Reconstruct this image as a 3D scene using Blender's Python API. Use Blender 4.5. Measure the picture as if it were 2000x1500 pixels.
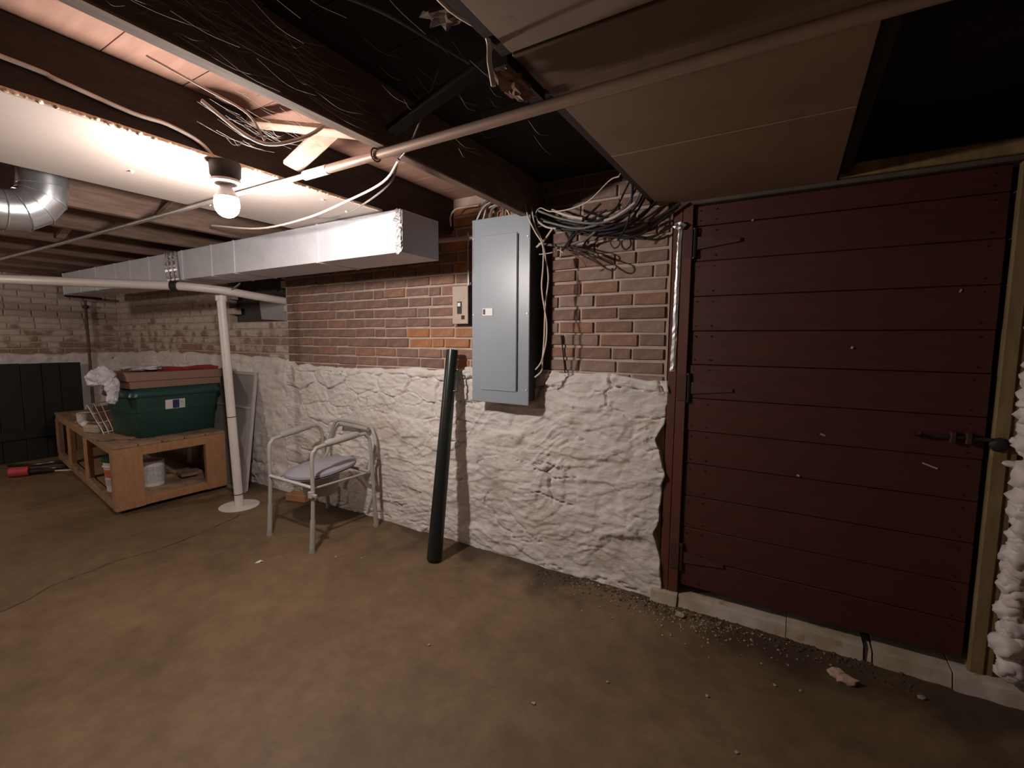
import bpy, bmesh, math, random
import numpy as np
from mathutils import Vector, Matrix

for _o in list(bpy.data.objects):
    bpy.data.objects.remove(_o)
scene = bpy.context.scene
COL = scene.collection
random.seed(7)

# ------------------------------------------------------------------ camera
cam_data = bpy.data.cameras.new('camera')
cam_data.sensor_width = 36.0
cam_data.sensor_fit = 'HORIZONTAL'
cam_data.lens = 36.0 * 900.0 / 2000.0
cam_data.clip_start = 0.02
cam = bpy.data.objects.new('camera', cam_data)
COL.objects.link(cam)
RC = ((0.856203, 0.054976, -0.513706), (0.516587, -0.076982, 0.852767), (0.007335, -0.995516, -0.094312))
m = Matrix.Identity(4)
for i in range(3):
    m[i][0] = RC[i][0]; m[i][1] = -RC[i][1]; m[i][2] = -RC[i][2]
m[0][3], m[1][3], m[2][3] = 0.0, -2.415, 1.35
cam.matrix_world = m
scene.camera = cam

# ------------------------------------------------------------------ world, exposure
world = bpy.data.worlds.new('world')
scene.world = world
world.use_nodes = True
world.node_tree.nodes['Background'].inputs['Color'].default_value = (0.9, 0.8, 0.7, 1)
world.node_tree.nodes['Background'].inputs['Strength'].default_value = 0.0
scene.view_settings.view_transform = 'Standard'
scene.view_settings.look = 'None'
scene.view_settings.gamma = 1.0
scene.view_settings.use_curve_mapping = False
scene.view_settings.exposure = 1.48
BULB_POS = (-1.90, -1.41, 1.862)
BULB_STRENGTH = 330.0
FILL_BULB_POS = (-5.35, -3.3, 1.862)  # added bulb out of view, brightens the dim left end
FILL_BULB_STRENGTH = 290.0
FILL_BULB_COLOR = (1.0, 0.86, 0.74, 1)
BULB_COLOR = (1.0, 0.90, 0.84, 1)

# ------------------------------------------------------------------ mesh helpers
class MB:
    def __init__(s):
        s.v = []; s.f = []
    def add(s, vs, fs):
        b = len(s.v)
        s.v += [tuple(p) for p in vs]
        s.f += [tuple(b + i for i in q) for q in fs]
        return s
    def hexa(s, p):
        return s.add(p, [(0, 3, 2, 1), (4, 5, 6, 7), (0, 1, 5, 4), (1, 2, 6, 5), (2, 3, 7, 6), (3, 0, 4, 7)])
    def box(s, x0, x1, y0, y1, z0, z1):
        return s.hexa([(x0, y0, z0), (x1, y0, z0), (x1, y1, z0), (x0, y1, z0), (x0, y0, z1), (x1, y0, z1), (x1, y1, z1), (x0, y1, z1)])
    def obox(s, c, size, rot=(0, 0, 0)):
        from mathutils import Euler
        R = Euler(rot).to_matrix(); c = Vector(c)
        hx, hy, hz = [a / 2 for a in size]
        P = [(-hx, -hy, -hz), (hx, -hy, -hz), (hx, hy, -hz), (-hx, hy, -hz), (-hx, -hy, hz), (hx, -hy, hz), (hx, hy, hz), (-hx, hy, hz)]
        return s.hexa([c + R @ Vector(q) for q in P])
    def beam(s, a, b, w, h, up=(0, 0, 1)):
        a = Vector(a); b = Vector(b); d = (b - a).normalized()
        side = d.cross(Vector(up)).normalized(); u = side.cross(d)
        P = []
        for q in (a, b):
            P += [q - side * w / 2 - u * h / 2, q + side * w / 2 - u * h / 2, q + side * w / 2 + u * h / 2, q - side * w / 2 + u * h / 2]
        return s.hexa(P)
    def tube(s, pts, r, n=8, cap=True, closed=False):
        pts = [Vector(p) for p in pts]; N = len(pts)
        rs = r if isinstance(r, (list, tuple)) else [r] * N
        T = []
        for i in range(N):
            if closed:
                T.append((pts[(i + 1) % N] - pts[i - 1]).normalized())
            else:
                T.append((pts[min(i + 1, N - 1)] - pts[max(i - 1, 0)]).normalized())
        a = Vector((0, 0, 1)) if abs(T[0].z) < .9 else Vector((1, 0, 0))
        u = (a - T[0] * a.dot(T[0])).normalized()
        vs = []
        for i in range(N):
            u = (u - T[i] * u.dot(T[i])).normalized()
            w = T[i].cross(u)
            for k in range(n):
                t = 2 * math.pi * k / n
                vs.append(pts[i] + (u * math.cos(t) + w * math.sin(t)) * rs[i])
        fs = []
        for i in range(N if closed else N - 1):
            j = (i + 1) % N
            for k in range(n):
                fs.append((i * n + k, i * n + (k + 1) % n, j * n + (k + 1) % n, j * n + k))
        if cap and not closed:
            fs.append(tuple(range(n - 1, -1, -1))); fs.append(tuple((N - 1) * n + k for k in range(n)))
        return s.add(vs, fs)
    def lathe(s, prof, c=(0, 0, 0), n=24, cap=True):
        vs = []
        for r, z in prof:
            for k in range(n):
                t = 2 * math.pi * k / n
                vs.append((c[0] + r * math.cos(t), c[1] + r * math.sin(t), c[2] + z))
        fs = []
        for i in range(len(prof) - 1):
            for k in range(n):
                fs.append((i * n + k, i * n + (k + 1) % n, (i + 1) * n + (k + 1) % n, (i + 1) * n + k))
        if cap:
            fs.append(tuple(range(n - 1, -1, -1))); fs.append(tuple((len(prof) - 1) * n + k for k in range(n)))
        return s.add(vs, fs)
    def loft(s, rings, cap=True):
        n = len(rings[0]); vs = [p for r in rings for p in r]; fs = []
        for i in range(len(rings) - 1):
            for k in range(n):
                fs.append((i * n + k, i * n + (k + 1) % n, (i + 1) * n + (k + 1) % n, (i + 1) * n + k))
        if cap:
            fs.append(tuple(range(n - 1, -1, -1))); fs.append(tuple((len(rings) - 1) * n + k for k in range(n)))
        return s.add(vs, fs)
    def prism(s, poly, z0, z1):
        return s.loft([[(x, y, z0) for x, y in poly], [(x, y, z1) for x, y in poly]])
    def lump(s, c, r, sub=2, amp=.25, freq=1.5, seed=0, squash=(1, 1, 1)):
        from mathutils import noise
        bm = bmesh.new(); bmesh.ops.create_icosphere(bm, subdivisions=sub, radius=1)
        bm.verts.index_update()
        vs = []
        for v in bm.verts:
            q = v.co * freq + Vector((seed * 3.7, seed * 1.3, seed * 7.1))
            k = 1 + amp * (noise.noise(q) + .5 * noise.noise(q * 2.3))
            vs.append((c[0] + v.co.x * r * k * squash[0], c[1] + v.co.y * r * k * squash[1], c[2] + v.co.z * r * k * squash[2]))
        fs = [tuple(v.index for v in f.verts) for f in bm.faces]
        bm.free()
        return s.add(vs, fs)
    def build(s, name, mat, parent=None, smooth=False, bevel=0.0, bseg=1, fix=True):
        me = bpy.data.meshes.new(name)
        me.from_pydata(s.v, [], s.f)
        if fix:
            bm = bmesh.new(); bm.from_mesh(me)
            bmesh.ops.recalc_face_normals(bm, faces=bm.faces)
            if bevel:
                bmesh.ops.bevel(bm, geom=bm.edges[:], offset=bevel, segments=bseg, affect='EDGES', clamp_overlap=True)
            bm.to_mesh(me); bm.free()
        me.update()
        o = bpy.data.objects.new(name, me)
        if mat: me.materials.append(mat)
        if smooth:
            me.polygons.foreach_set('use_smooth', [True] * len(me.polygons))
            try:
                me.set_sharp_from_angle(angle=math.radians(40))
            except Exception:
                pass
        COL.objects.link(o)
        if parent: setpar(o, parent)
        return o

def setpar(o, p):
    o.parent = p
    o.matrix_parent_inverse = Matrix.Translation(-Vector(p.location)) if p.parent is None else Matrix.Identity(4)
def tag(o, label, cat, group=None):
    o['label'] = label; o['category'] = cat
    if group: o['group'] = group
    return o
def thing(name, loc, label, cat, group=None):
    o = bpy.data.objects.new(name, None); COL.objects.link(o)
    o.location = loc; o.empty_display_size = .05
    return tag(o, label, cat, group)
def struct(o):
    o['kind'] = 'structure'; return o
def smoothpath(pts, k=5):
    P = [Vector(p) for p in pts]
    if len(P) < 3: return P
    Q = [P[0] * 2 - P[1]] + P + [P[-1] * 2 - P[-2]]
    out = []
    for i in range(1, len(Q) - 2):
        for j in range(k):
            t = j / k
            a, b, c, d = Q[i - 1], Q[i], Q[i + 1], Q[i + 2]
            out.append(.5 * ((2 * b) + (c - a) * t + (2 * a - 5 * b + 4 * c - d) * t * t + (3 * b - a - 3 * c + d) * t ** 3))
    out.append(P[-1])
    return out
def rrect(cx, cy, hx, hy, r, z, n=4, rot=0):
    pts = []
    for qx, qy, a0 in ((1, 1, 0), (-1, 1, 90), (-1, -1, 180), (1, -1, 270)):
        for i in range(n + 1):
            a = math.radians(a0 + 90 * i / n)
            x = qx * (hx - r) + r * math.cos(a); y = qy * (hy - r) + r * math.sin(a)
            pts.append((cx + x * math.cos(rot) - y * math.sin(rot), cy + x * math.sin(rot) + y * math.cos(rot), z))
    return pts

# ------------------------------------------------------------------ materials
def new_mat(name):
    mt = bpy.data.materials.new(name); mt.use_nodes = True
    nt = mt.node_tree
    return mt, nt, nt.nodes['Principled BSDF']
def ramp(nt, fac, stops):
    r = nt.nodes.new('ShaderNodeValToRGB')
    e = r.color_ramp.elements
    while len(e) < len(stops): e.new(.5)
    for k, (p, c) in enumerate(stops):
        e[k].position = p; e[k].color = (*c, 1)
    nt.links.new(fac, r.inputs['Fac'])
    return r.outputs['Color']
def noise_tex(nt, scale, detail=6, rough=.6, stretch=None, coord='Object', dist=0.0):
    tc = nt.nodes.new('ShaderNodeTexCoord')
    out = tc.outputs[coord]
    if stretch:
        mp = nt.nodes.new('ShaderNodeMapping'); mp.inputs['Scale'].default_value = stretch
        nt.links.new(out, mp.inputs['Vector']); out = mp.outputs['Vector']
    n = nt.nodes.new('ShaderNodeTexNoise')
    n.inputs['Scale'].default_value = scale; n.inputs['Detail'].default_value = detail
    n.inputs['Roughness'].default_value = rough; n.inputs['Distortion'].default_value = dist
    nt.links.new(out, n.inputs['Vector'])
    return n.outputs['Fac']
def mixc(nt, fac, a, b):
    mx = nt.nodes.new('ShaderNodeMix'); mx.data_type = 'RGBA'
    for sock, val in ((mx.inputs[0], fac), (mx.inputs[6], a), (mx.inputs[7], b)):
        if isinstance(val, (int, float)): sock.default_value = val
        elif isinstance(val, tuple): sock.default_value = (*val, 1)
        else: nt.links.new(val, sock)
    return mx.outputs[2]
def bump(nt, b, h, strength, dist=.01):
    bp = nt.nodes.new('ShaderNodeBump'); bp.inputs['Strength'].default_value = strength; bp.inputs['Distance'].default_value = dist
    nt.links.new(h, bp.inputs['Height']); nt.links.new(bp.outputs['Normal'], b.inputs['Normal'])
def M(name, c1, c2=None, scale=6, rough=.75, metal=0.0, bmp=0.0, bscale=80, bdist=.004, stretch=None, lo=.35, hi=.65, spots=None, sscale=20, sthr=.62):
    mt, nt, b = new_mat(name)
    b.inputs['Roughness'].default_value = rough; b.inputs['Metallic'].default_value = metal
    c2 = c2 or tuple(x * .8 for x in c1)
    col = ramp(nt, noise_tex(nt, scale, stretch=stretch), [(lo, c1), (hi, c2)])
    if spots:
        f = ramp(nt, noise_tex(nt, sscale), [(sthr, (0, 0, 0)), (sthr + .08, (1, 1, 1))])
        col = mixc(nt, f, col, spots)
    nt.links.new(col, b.inputs['Base Color'])
    if bmp: bump(nt, b, noise_tex(nt, bscale, stretch=stretch), bmp, bdist)
    return mt

def brick_mat(name, stops):
    mt, nt, b = new_mat(name)
    oi = nt.nodes.new('ShaderNodeObjectInfo')
    c = ramp(nt, oi.outputs['Random'], stops)
    f = ramp(nt, noise_tex(nt, 28), [(.35, (.72, .72, .72)), (.7, (1.12, 1.08, 1.05))])
    mx = nt.nodes.new('ShaderNodeMix'); mx.data_type = 'RGBA'; mx.blend_type = 'MULTIPLY'; mx.inputs[0].default_value = 1
    nt.links.new(c, mx.inputs[6]); nt.links.new(f, mx.inputs[7])
    pale = ramp(nt, noise_tex(nt, 9), [(.55, (0, 0, 0)), (.75, (.55, .55, .55))])
    col = mixc(nt, pale, mx.outputs[2], (.34, .27, .235))
    nt.links.new(col, b.inputs['Base Color']); b.inputs['Roughness'].default_value = .9
    bump(nt, b, noise_tex(nt, 120), .5, .003)
    return mt
def painted_mat(name, wscale=7, zlo=1.18, zhi=1.75):
    mt, nt, b = new_mat(name)
    g = nt.nodes.new('ShaderNodeNewGeometry'); sx = nt.nodes.new('ShaderNodeSeparateXYZ'); nt.links.new(g.outputs['Position'], sx.inputs[0])
    mr = nt.nodes.new('ShaderNodeMapRange'); mr.inputs[1].default_value = zlo; mr.inputs[2].default_value = zhi
    mr.inputs[3].default_value = -.10; mr.inputs[4].default_value = .26
    nt.links.new(sx.outputs['Z'], mr.inputs[0])
    tcn = nt.nodes.new('ShaderNodeTexNoise'); tcn.inputs['Scale'].default_value = wscale; tcn.inputs['Detail'].default_value = 7
    nt.links.new(g.outputs['Position'], tcn.inputs['Vector'])
    oi = nt.nodes.new('ShaderNodeObjectInfo')
    ma = nt.nodes.new('ShaderNodeMath'); ma.operation = 'ADD'; nt.links.new(mr.outputs[0], ma.inputs[0]); nt.links.new(tcn.outputs['Fac'], ma.inputs[1])
    mb = nt.nodes.new('ShaderNodeMath'); mb.operation = 'MULTIPLY_ADD'; mb.inputs[1].default_value = .16
    nt.links.new(oi.outputs['Random'], mb.inputs[0]); nt.links.new(ma.outputs[0], mb.inputs[2])
    f = ramp(nt, mb.outputs[0], [(.5, (0, 0, 0)), (.64, (1, 1, 1))])
    br = ramp(nt, noise_tex(nt, 4), [(.35, (.30, .16, .11)), (.65, (.25, .17, .14))])
    wh = ramp(nt, noise_tex(nt, 14), [(.35, (.58, .50, .45)), (.7, (.44, .36, .32))])
    nt.links.new(mixc(nt, f, br, wh), b.inputs['Base Color']); b.inputs['Roughness'].default_value = .9
    bump(nt, b, noise_tex(nt, 90), .5, .004)
    return mt
def whitewash_mat():
    mt, nt, b = new_mat('whitewash')
    c = ramp(nt, noise_tex(nt, 2.2, 5), [(.3, (.74, .68, .63)), (.55, (.66, .61, .59)), (.75, (.60, .52, .44))])
    pk = ramp(nt, noise_tex(nt, 3.6, 6), [(.58, (0, 0, 0)), (.72, (.8, .8, .8))])
    c = mixc(nt, pk, c, (.50, .40, .36))
    yl = ramp(nt, noise_tex(nt, 6.5, 8, stretch=(1, 1, 1.7)), [(.60, (0, 0, 0)), (.72, (.75, .75, .75))])
    c = mixc(nt, yl, c, (.45, .37, .25))
    gr = ramp(nt, noise_tex(nt, 11, 9), [(.66, (0, 0, 0)), (.74, (.8, .8, .8))])
    c = mixc(nt, gr, c, (.25, .22, .20))
    nt.links.new(c, b.inputs['Base Color']); b.inputs['Roughness'].default_value = .8
    bump(nt, b, noise_tex(nt, 34, 9, .65, stretch=(.6, 1, 1.4)), .6, .012)
    return mt
def floor_mat():
    mt, nt, b = new_mat('concrete_floor')
    c = ramp(nt, noise_tex(nt, 1.1, 8, .6), [(.3, (.225, .150, .082)), (.5, (.175, .114, .061)), (.72, (.105, .067, .036))])
    s = ramp(nt, noise_tex(nt, 3.5, 9, .65, dist=.6), [(.5, (0, 0, 0)), (.75, (.6, .6, .6))])
    c = mixc(nt, s, c, (.145, .082, .040))
    # damp dirt near the wall base: a stain with its own outline
    g = nt.nodes.new('ShaderNodeNewGeometry'); sx = nt.nodes.new('ShaderNodeSeparateXYZ'); nt.links.new(g.outputs['Position'], sx.inputs[0])
    mr = nt.nodes.new('ShaderNodeMapRange'); mr.inputs[1].default_value = -.75; mr.inputs[2].default_value = -.05
    mr.inputs[3].default_value = -.22; mr.inputs[4].default_value = .17
    nt.links.new(sx.outputs['Y'], mr.inputs[0])
    ma = nt.nodes.new('ShaderNodeMath'); ma.operation = 'ADD'; nt.links.new(mr.outputs[0], ma.inputs[0]); nt.links.new(noise_tex(nt, 2.1, 7), ma.inputs[1])
    d = ramp(nt, ma.outputs[0], [(.52, (0, 0, 0)), (.66, (.85, .85, .85))])
    c = mixc(nt, d, c, (.055, .036, .021))
    sp = ramp(nt, noise_tex(nt, 60, 4), [(.70, (0, 0, 0)), (.74, (.5, .5, .5))])
    c = mixc(nt, sp, c, (.075, .048, .027))
    k = ramp(nt, noise_tex(nt, 8, 9, .7), [(.3, (.72, .70, .68)), (.7, (1.18, 1.16, 1.12))])
    mx = nt.nodes.new('ShaderNodeMix'); mx.data_type = 'RGBA'; mx.blend_type = 'MULTIPLY'; mx.inputs[0].default_value = 1
    nt.links.new(c, mx.inputs[6]); nt.links.new(k, mx.inputs[7]); c = mx.outputs[2]
    nt.links.new(c, b.inputs['Base Color']); b.inputs['Roughness'].default_value = .62
    bump(nt, b, noise_tex(nt, 24, 9, .6), .25, .01)
    return mt

m_brick = brick_mat('brick_brown', [(0, (.20, .12, .095)), (.35, (.25, .145, .11)), (.65, (.235, .155, .13)), (1, (.31, .165, .11))])
m_orange = brick_mat('brick_orange', [(0, (.40, .17, .075)), (1, (.36, .18, .10))])
m_grey_brick = brick_mat('brick_pale', [(0, (.32, .225, .185)), (1, (.29, .20, .165))])
m_mortar = M('mortar', (.50, .40, .33), (.40, .31, .25), 9, .95, bmp=.6, bscale=70)
m_painted = painted_mat('painted_brick')
m_painted_left = painted_mat('painted_brick_side', 6, 1.15, 1.7)
m_white = whitewash_mat()
m_floor = floor_mat()
m_dirt = M('dirt', (.05, .032, .018), (.10, .065, .035), 30, .95)
m_board = M('subfloor_board', (.40, .225, .165), (.32, .175, .125), 5, .85, stretch=(1, 6, 6))
m_bayshade = M('bay_shade_wood', (.022, .017, .014), (.014, .011, .010), 5, .9, stretch=(1, 6, 6))  # near-black wood, the joist bays' shade is put into its colour
m_joist = M('joist_wood', (.24, .155, .115), (.15, .095, .07), 7, .85, bmp=.3, stretch=(8, 1, 8))
m_joistdark = M('dark_wood_joist_shade', (.055, .037, .028), (.035, .024, .018), 7, .9, bmp=.3, stretch=(8, 1, 8))  # dark wood; on joists it carries their shade in the colour
m_brace = M('bridging_wood', (.46, .33, .25), (.34, .23, .17), 9, .8, bmp=.2, stretch=(3, 3, 3))
m_pan = M('white_board', (.50, .42, .375), (.45, .38, .34), 3, .7)
m_foilbead = M('foil_bead', (.85, .72, .58), (.75, .6, .45), 30, .35, metal=.6)
m_ceilgrey = M('ceiling_sheet_grey', (.42, .33, .27), (.34, .25, .20), 4, .6, spots=(.16, .09, .06), sscale=9, sthr=.63)
m_pipeshadow = M('ceiling_pipe_shadow', (.21, .14, .09), (.17, .115, .075), 4, .65)  # the overhead pipe's shadow band is painted into this brown
m_ceiltan = M('ceiling_sheet_tan', (.31, .205, .135), (.25, .165, .11), 4, .5, spots=(.16, .10, .07), sscale=16, sthr=.68)
m_galv = M('galvanised', (.66, .67, .72), (.58, .59, .64), 7, .45, metal=.25, spots=(.7, .7, .72), sscale=40, sthr=.6)
m_galvdark = M('duct_end_metal', (.40, .39, .41), (.33, .32, .34), 5, .5, metal=.4)
m_shiny = M('shiny_duct', (.72, .75, .78), (.6, .63, .66), 12, .25, metal=.9)
m_foil = M('foil_tape', (.52, .50, .49), (.42, .40, .39), 40, .42, metal=.85, bmp=.5, bscale=30)
m_door = M('door_red_paint', (.074, .016, .0105), (.058, .0135, .0095), 5, .55, stretch=(1, 1, 5), spots=(.045, .02, .014), sscale=3.2, sthr=.6, bmp=.15, bscale=30)
m_jamb = M('jamb_red_paint', (.12, .033, .021), (.09, .028, .019), 6, .55, stretch=(5, 5, 1))
m_iron = M('painted_iron', (.075, .022, .015), (.05, .02, .015), 20, .6)
m_irondark = M('dark_iron', (.012, .010, .010), (.03, .02, .018), 30, .6)
m_post = M('olive_wood', (.25, .175, .08), (.17, .115, .05), 6, .8, stretch=(5, 5, 1), spots=(.32, .2, .09), sscale=9, sthr=.6, bmp=.2, bscale=40)
m_sill = M('painted_sill', (.50, .44, .39), (.36, .28, .19), 7, .85, spots=(.28, .21, .12), sscale=12, sthr=.6, bmp=.5, bscale=30)
m_foam = M('spray_foam', (.76, .70, .68), (.68, .60, .56), 9, .5)
m_lintel = M('lintel_wood', (.12, .09, .07), (.08, .06, .045), 9, .85)
m_panel = M('panel_grey_paint', (.27, .305, .345), (.255, .29, .33), 3, .38)
m_paneldoor = M('panel_door_paint', (.285, .32, .36), (.27, .305, .345), 3, .36)
m_panelbox = M('panel_box_grey', (.07, .075, .085), (.05, .055, .06), 5, .6)
m_plate = M('white_plastic', (.75, .74, .73), (.7, .69, .68), 5, .4)
m_black = M('black_plastic', (.012, .012, .013), (.018, .018, .018), 9, .35)
m_abs = M('abs_pipe', (.009, .012, .011), (.014, .018, .016), 4, .28)
m_beige = M('beige_enamel', (.47, .37, .29), (.42, .33, .26), 8, .5, spots=(.33, .14, .09), sscale=45, sthr=.62)
m_pvc = M('white_pvc', (.72, .66, .63), (.66, .60, .57), 6, .4, spots=(.5, .44, .4), sscale=25, sthr=.66)
m_chair = M('grey_tube_paint', (.42, .40, .36), (.38, .36, .32), 8, .42)
m_seat = M('grey_vinyl', (.38, .37, .42), (.34, .33, .38), 5, .35)
m_pail = M('grey_pail', (.33, .32, .32), (.28, .27, .27), 6, .5)
m_lumber = M('lumber', (.42, .215, .105), (.33, .165, .08), 6, .75, stretch=(5, 5, 2), bmp=.15)
m_lumberdark = M('lumber_dirty', (.36, .225, .135), (.24, .145, .085), 8, .85, spots=(.14, .09, .06), sscale=12, sthr=.58)
m_scrap = M('scrap_wood', (.30, .20, .13), (.20, .13, .085), 12, .85)
m_green = M('green_plastic', (.015, .058, .046), (.012, .048, .038), 3, .42, spots=(.10, .16, .14), sscale=13, sthr=.68)
m_greenlid = M('green_lid', (.016, .068, .054), (.014, .056, .044), 3, .4)
m_blue = M('dark_blue_print', (.02, .03, .14), (.02, .03, .12), 5, .5)
m_pinkprint = M('pale_print', (.72, .55, .62), (.74, .7, .7), 30, .5)
m_card = M('brown_card', (.30, .175, .135), (.26, .15, .115), 4, .8)
m_bag = M('white_bag', (.78, .77, .80), (.70, .69, .72), 6, .3)
m_red = M('red_cloth', (.50, .05, .06), (.40, .035, .05), 8, .6)
m_blacksoot = M('sooty_boards', (.006, .006, .005), (.010, .010, .008), 7, .7, stretch=(4, 4, 1))
m_rust = M('rusty_pipe', (.17, .085, .045), (.10, .06, .045), 18, .8)
m_copper = M('dull_pipe', (.44, .29, .21), (.36, .26, .21), 9, .45, metal=.25, stretch=(1, 1, 1))
m_steel = M('steel_pipe', (.42, .38, .36), (.34, .30, .28), 9, .4, metal=.4)
m_cabblack = M('black_cable', (.016, .016, .015), (.028, .028, .025), 12, .4)
m_cabgrey = M('grey_cable', (.22, .21, .19), (.14, .135, .12), 15, .45)
m_cabwhite = M('white_cable', (.66, .56, .50), (.56, .47, .41), 12, .5)
m_cabbrown = M('brown_cable', (.05, .028, .018), (.035, .02, .014), 12, .5)
m_cabred = M('red_cable', (.30, .08, .06), (.25, .07, .05), 12, .5)
m_glass = M('dusty_pane', (.30, .29, .28), (.24, .23, .22), 4, .3)
m_alu = M('aluminium', (.62, .60, .59), (.54, .52, .51), 8, .4, metal=.5)
m_porcelain = M('porcelain', (.75, .72, .70), (.7, .67, .65), 4, .3)
m_socketdark = M('dark_box', (.035, .03, .03), (.05, .04, .04), 9, .6)
m_web = M('cobweb', (.55, .52, .50), (.4, .38, .36), 9, .9)
m_paper = M('torn_paper', (.50, .40, .35), (.40, .31, .27), 9, .85, spots=(.2, .13, .1), sscale=20, sthr=.6)
m_fibre = M('brown_fibre', (.30, .175, .12), (.20, .11, .075), 40, .95, bmp=.8, bscale=60)
m_rag = M('dusty_rag', (.13, .085, .055), (.08, .05, .035), 30, .95)
m_stone = M('rubble', (.40, .32, .25), (.22, .16, .11), 20, .9)
m_plaster = M('plaster_chunk', (.50, .34, .26), (.40, .26, .19), 20, .9)
m_orangelabel = M('orange_label', (.55, .17, .06), (.5, .14, .05), 9, .5)
m_greylabel = M('grey_print', (.4, .42, .42), (.62, .62, .6), 60, .5)

# ------------------------------------------------------------------ numpy noise
_rng = np.random.RandomState(3)
_lat = _rng.rand(256, 256)
def vnoise(x, y):
    xi = np.floor(x).astype(int); yi = np.floor(y).astype(int)
    fx = x - xi; fy = y - yi
    fx = fx * fx * (3 - 2 * fx); fy = fy * fy * (3 - 2 * fy)
    g = lambda a, b: _lat[a % 256, b % 256]
    return (g(xi, yi) * (1 - fx) * (1 - fy) + g(xi + 1, yi) * fx * (1 - fy) + g(xi, yi + 1) * (1 - fx) * fy + g(xi + 1, yi + 1) * fx * fy) * 2 - 1
def fbm(x, y, o=4):
    s = np.zeros_like(x); a = 1.0
    for i in range(o):
        s += a * vnoise(x + 17.3 * i, y + 9.1 * i); x = x * 2.03; y = y * 2.03; a *= .5
    return s

def rubble(u0, u1, z0, ztop, du, seed, depth=.035, jag=None):
    """Whitewashed rubble facing in (u, depth, z); returns verts (u, d, z), faces; d is distance proud of the wall plane."""
    rs = np.random.RandomState(seed)
    nu = max(8, int((u1 - u0) / du)); nz = max(8, int(1.15 / du))
    U, V = np.meshgrid(np.linspace(0, 1, nu), np.linspace(0, 1, nz))
    u = u0 + U * (u1 - u0)
    top = ztop(u)
    z = z0 + V * (top - z0)
    wu = u + .05 * fbm(u * 5, z * 6 + seed, 3); wz = z + .022 * fbm(u * 4 + 31, z * 5 + seed, 3)
    seeds = []
    zz = z0 - .03; row = 0
    while zz < z0 + 1.35:
        h = rs.uniform(.07, .17); x = u0 - rs.uniform(0, .3)
        while x < u1 + .3:
            w = rs.uniform(.16, .48)
            seeds.append((x + w / 2, zz + h / 2 + rs.uniform(-.02, .02), rs.uniform(-1, 1), rs.uniform(-1, 1), rs.uniform(-1, 1)))
            x += w
        zz += h; row += 1
    S = np.array(seeds)
    f1 = np.full(u.shape, 9.0); f2 = np.full(u.shape, 9.0); idx = np.zeros(u.shape, int)
    for k in range(len(S)):
        d = np.sqrt(((wu - S[k, 0]) * .42) ** 2 + (wz - S[k, 1]) ** 2)
        better = d < f1
        f2 = np.where(better, f1, np.minimum(f2, d)); idx = np.where(better, k, idx); f1 = np.where(better, d, f1)
    e = f2 - f1
    off = S[idx, 2]; tx = S[idx, 3]; tz = S[idx, 4]
    body = depth * .20 * off + (u - S[idx, 0]) * tx * .03 + (z - S[idx, 1]) * tz * .07
    ew = np.clip(e / .03, 0, 1)
    mask = np.clip(.5 + 1.6 * fbm(u * 2.3 + 7, z * 3 + seed, 3), 0, 1)
    mask = np.clip(3.2 * fbm(u * 2.6 + 7, z * 4 + seed, 3) + .1, 0, 1)
    d = depth + body * (ew ** .6) - .034 * mask * (1 - np.clip(e / .0075, 0, 1)) + .005 * fbm(u * 4, z * 6 + 5, 3) + .0040 * fbm(u * 22, z * 36, 4)
    # thin horizontal flakes of broken whitewash
    q = fbm(u * 1.9 + 11, z * 13 + 3 * vnoise(u * 2, z * 2) + seed, 4)
    d += .0055 * np.clip((q - .30) / .03, 0, 1) * np.clip((1.0 - q) / .5, 0, 1)
    q = fbm(u * 6.3 + 41, z * 21 + 5 * vnoise(u * 3, z * 3) + seed, 3)
    d += .005 * np.clip((q - .42) / .04, 0, 1)
    c = np.abs(fbm(u * 1.5 + 5, z * 8.5 + 2.0 * vnoise(u * 1.3 + 9, z * 2) + seed, 4))
    d -= .017 * np.clip(1 - c / .045, 0, 1) * np.clip(3.0 * fbm(u * 2.2 + 60, z * 3.5 + seed, 2) + .15, 0, 1)
    if jag is not None: u = u + jag(U, z)
    # round the top edge back
    d = np.where(V > .985, d * .5, d)
    vs = np.stack([u, d, z], -1).reshape(-1, 3)
    fs = []
    for j in range(nz - 1):
        b = j * nu
        for i in range(nu - 1):
            fs.append((b + i, b + i + 1, b + nu + i + 1, b + nu + i))
    # close top and both ends back to the wall plane
    n = len(vs); ex = []
    back = lambda i: (vs[i][0], -.05, vs[i][2])
    ring = [(nz - 1) * nu + i for i in range(nu)]
    for strip in (ring, [j * nu for j in range(nz)][::-1], [j * nu + nu - 1 for j in range(nz)]):
        base = n + len(ex); ex += [back(i) for i in strip]
        for q in range(len(strip) - 1):
            fs.append((strip[q], strip[q + 1], base + q + 1, base + q))
    return [tuple(p) for p in vs] + ex, fs

# ------------------------------------------------------------------ floor (two slabs parted by a crack)
crack = [(-2.2, -6.2), (-2.9, -3.2), (-3.10, -2.35), (-3.264, -1.869), (-3.30, -1.76), (-3.386, -1.633), (-3.40, -1.5), (-3.432, -1.372), (-3.425, -1.31), (-3.419, -1.262),
         (-3.40, -1.15), (-3.407, -1.058), (-3.44, -.90), (-3.47, -.78), (-3.516, -.643), (-3.60, -.45), (-3.62, -.2), (-3.66, .3)]
random.seed(11)
fine = []
for a, b in zip(crack[:-1], crack[1:]):
    n = max(2, int(math.dist(a, b) / .03))
    for i in range(n):
        t = i / n
        fine.append((a[0] + (b[0] - a[0]) * t + random.uniform(-.007, .007), a[1] + (b[1] - a[1]) * t))
fine.append(crack[-1])
wdt = [random.uniform(.003, .011) if -2.4 < p[1] < -.55 else .0005 for p in fine]
fl = MB()
left = [(p[0] - w, p[1]) for p, w in zip(fine, wdt)]
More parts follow.
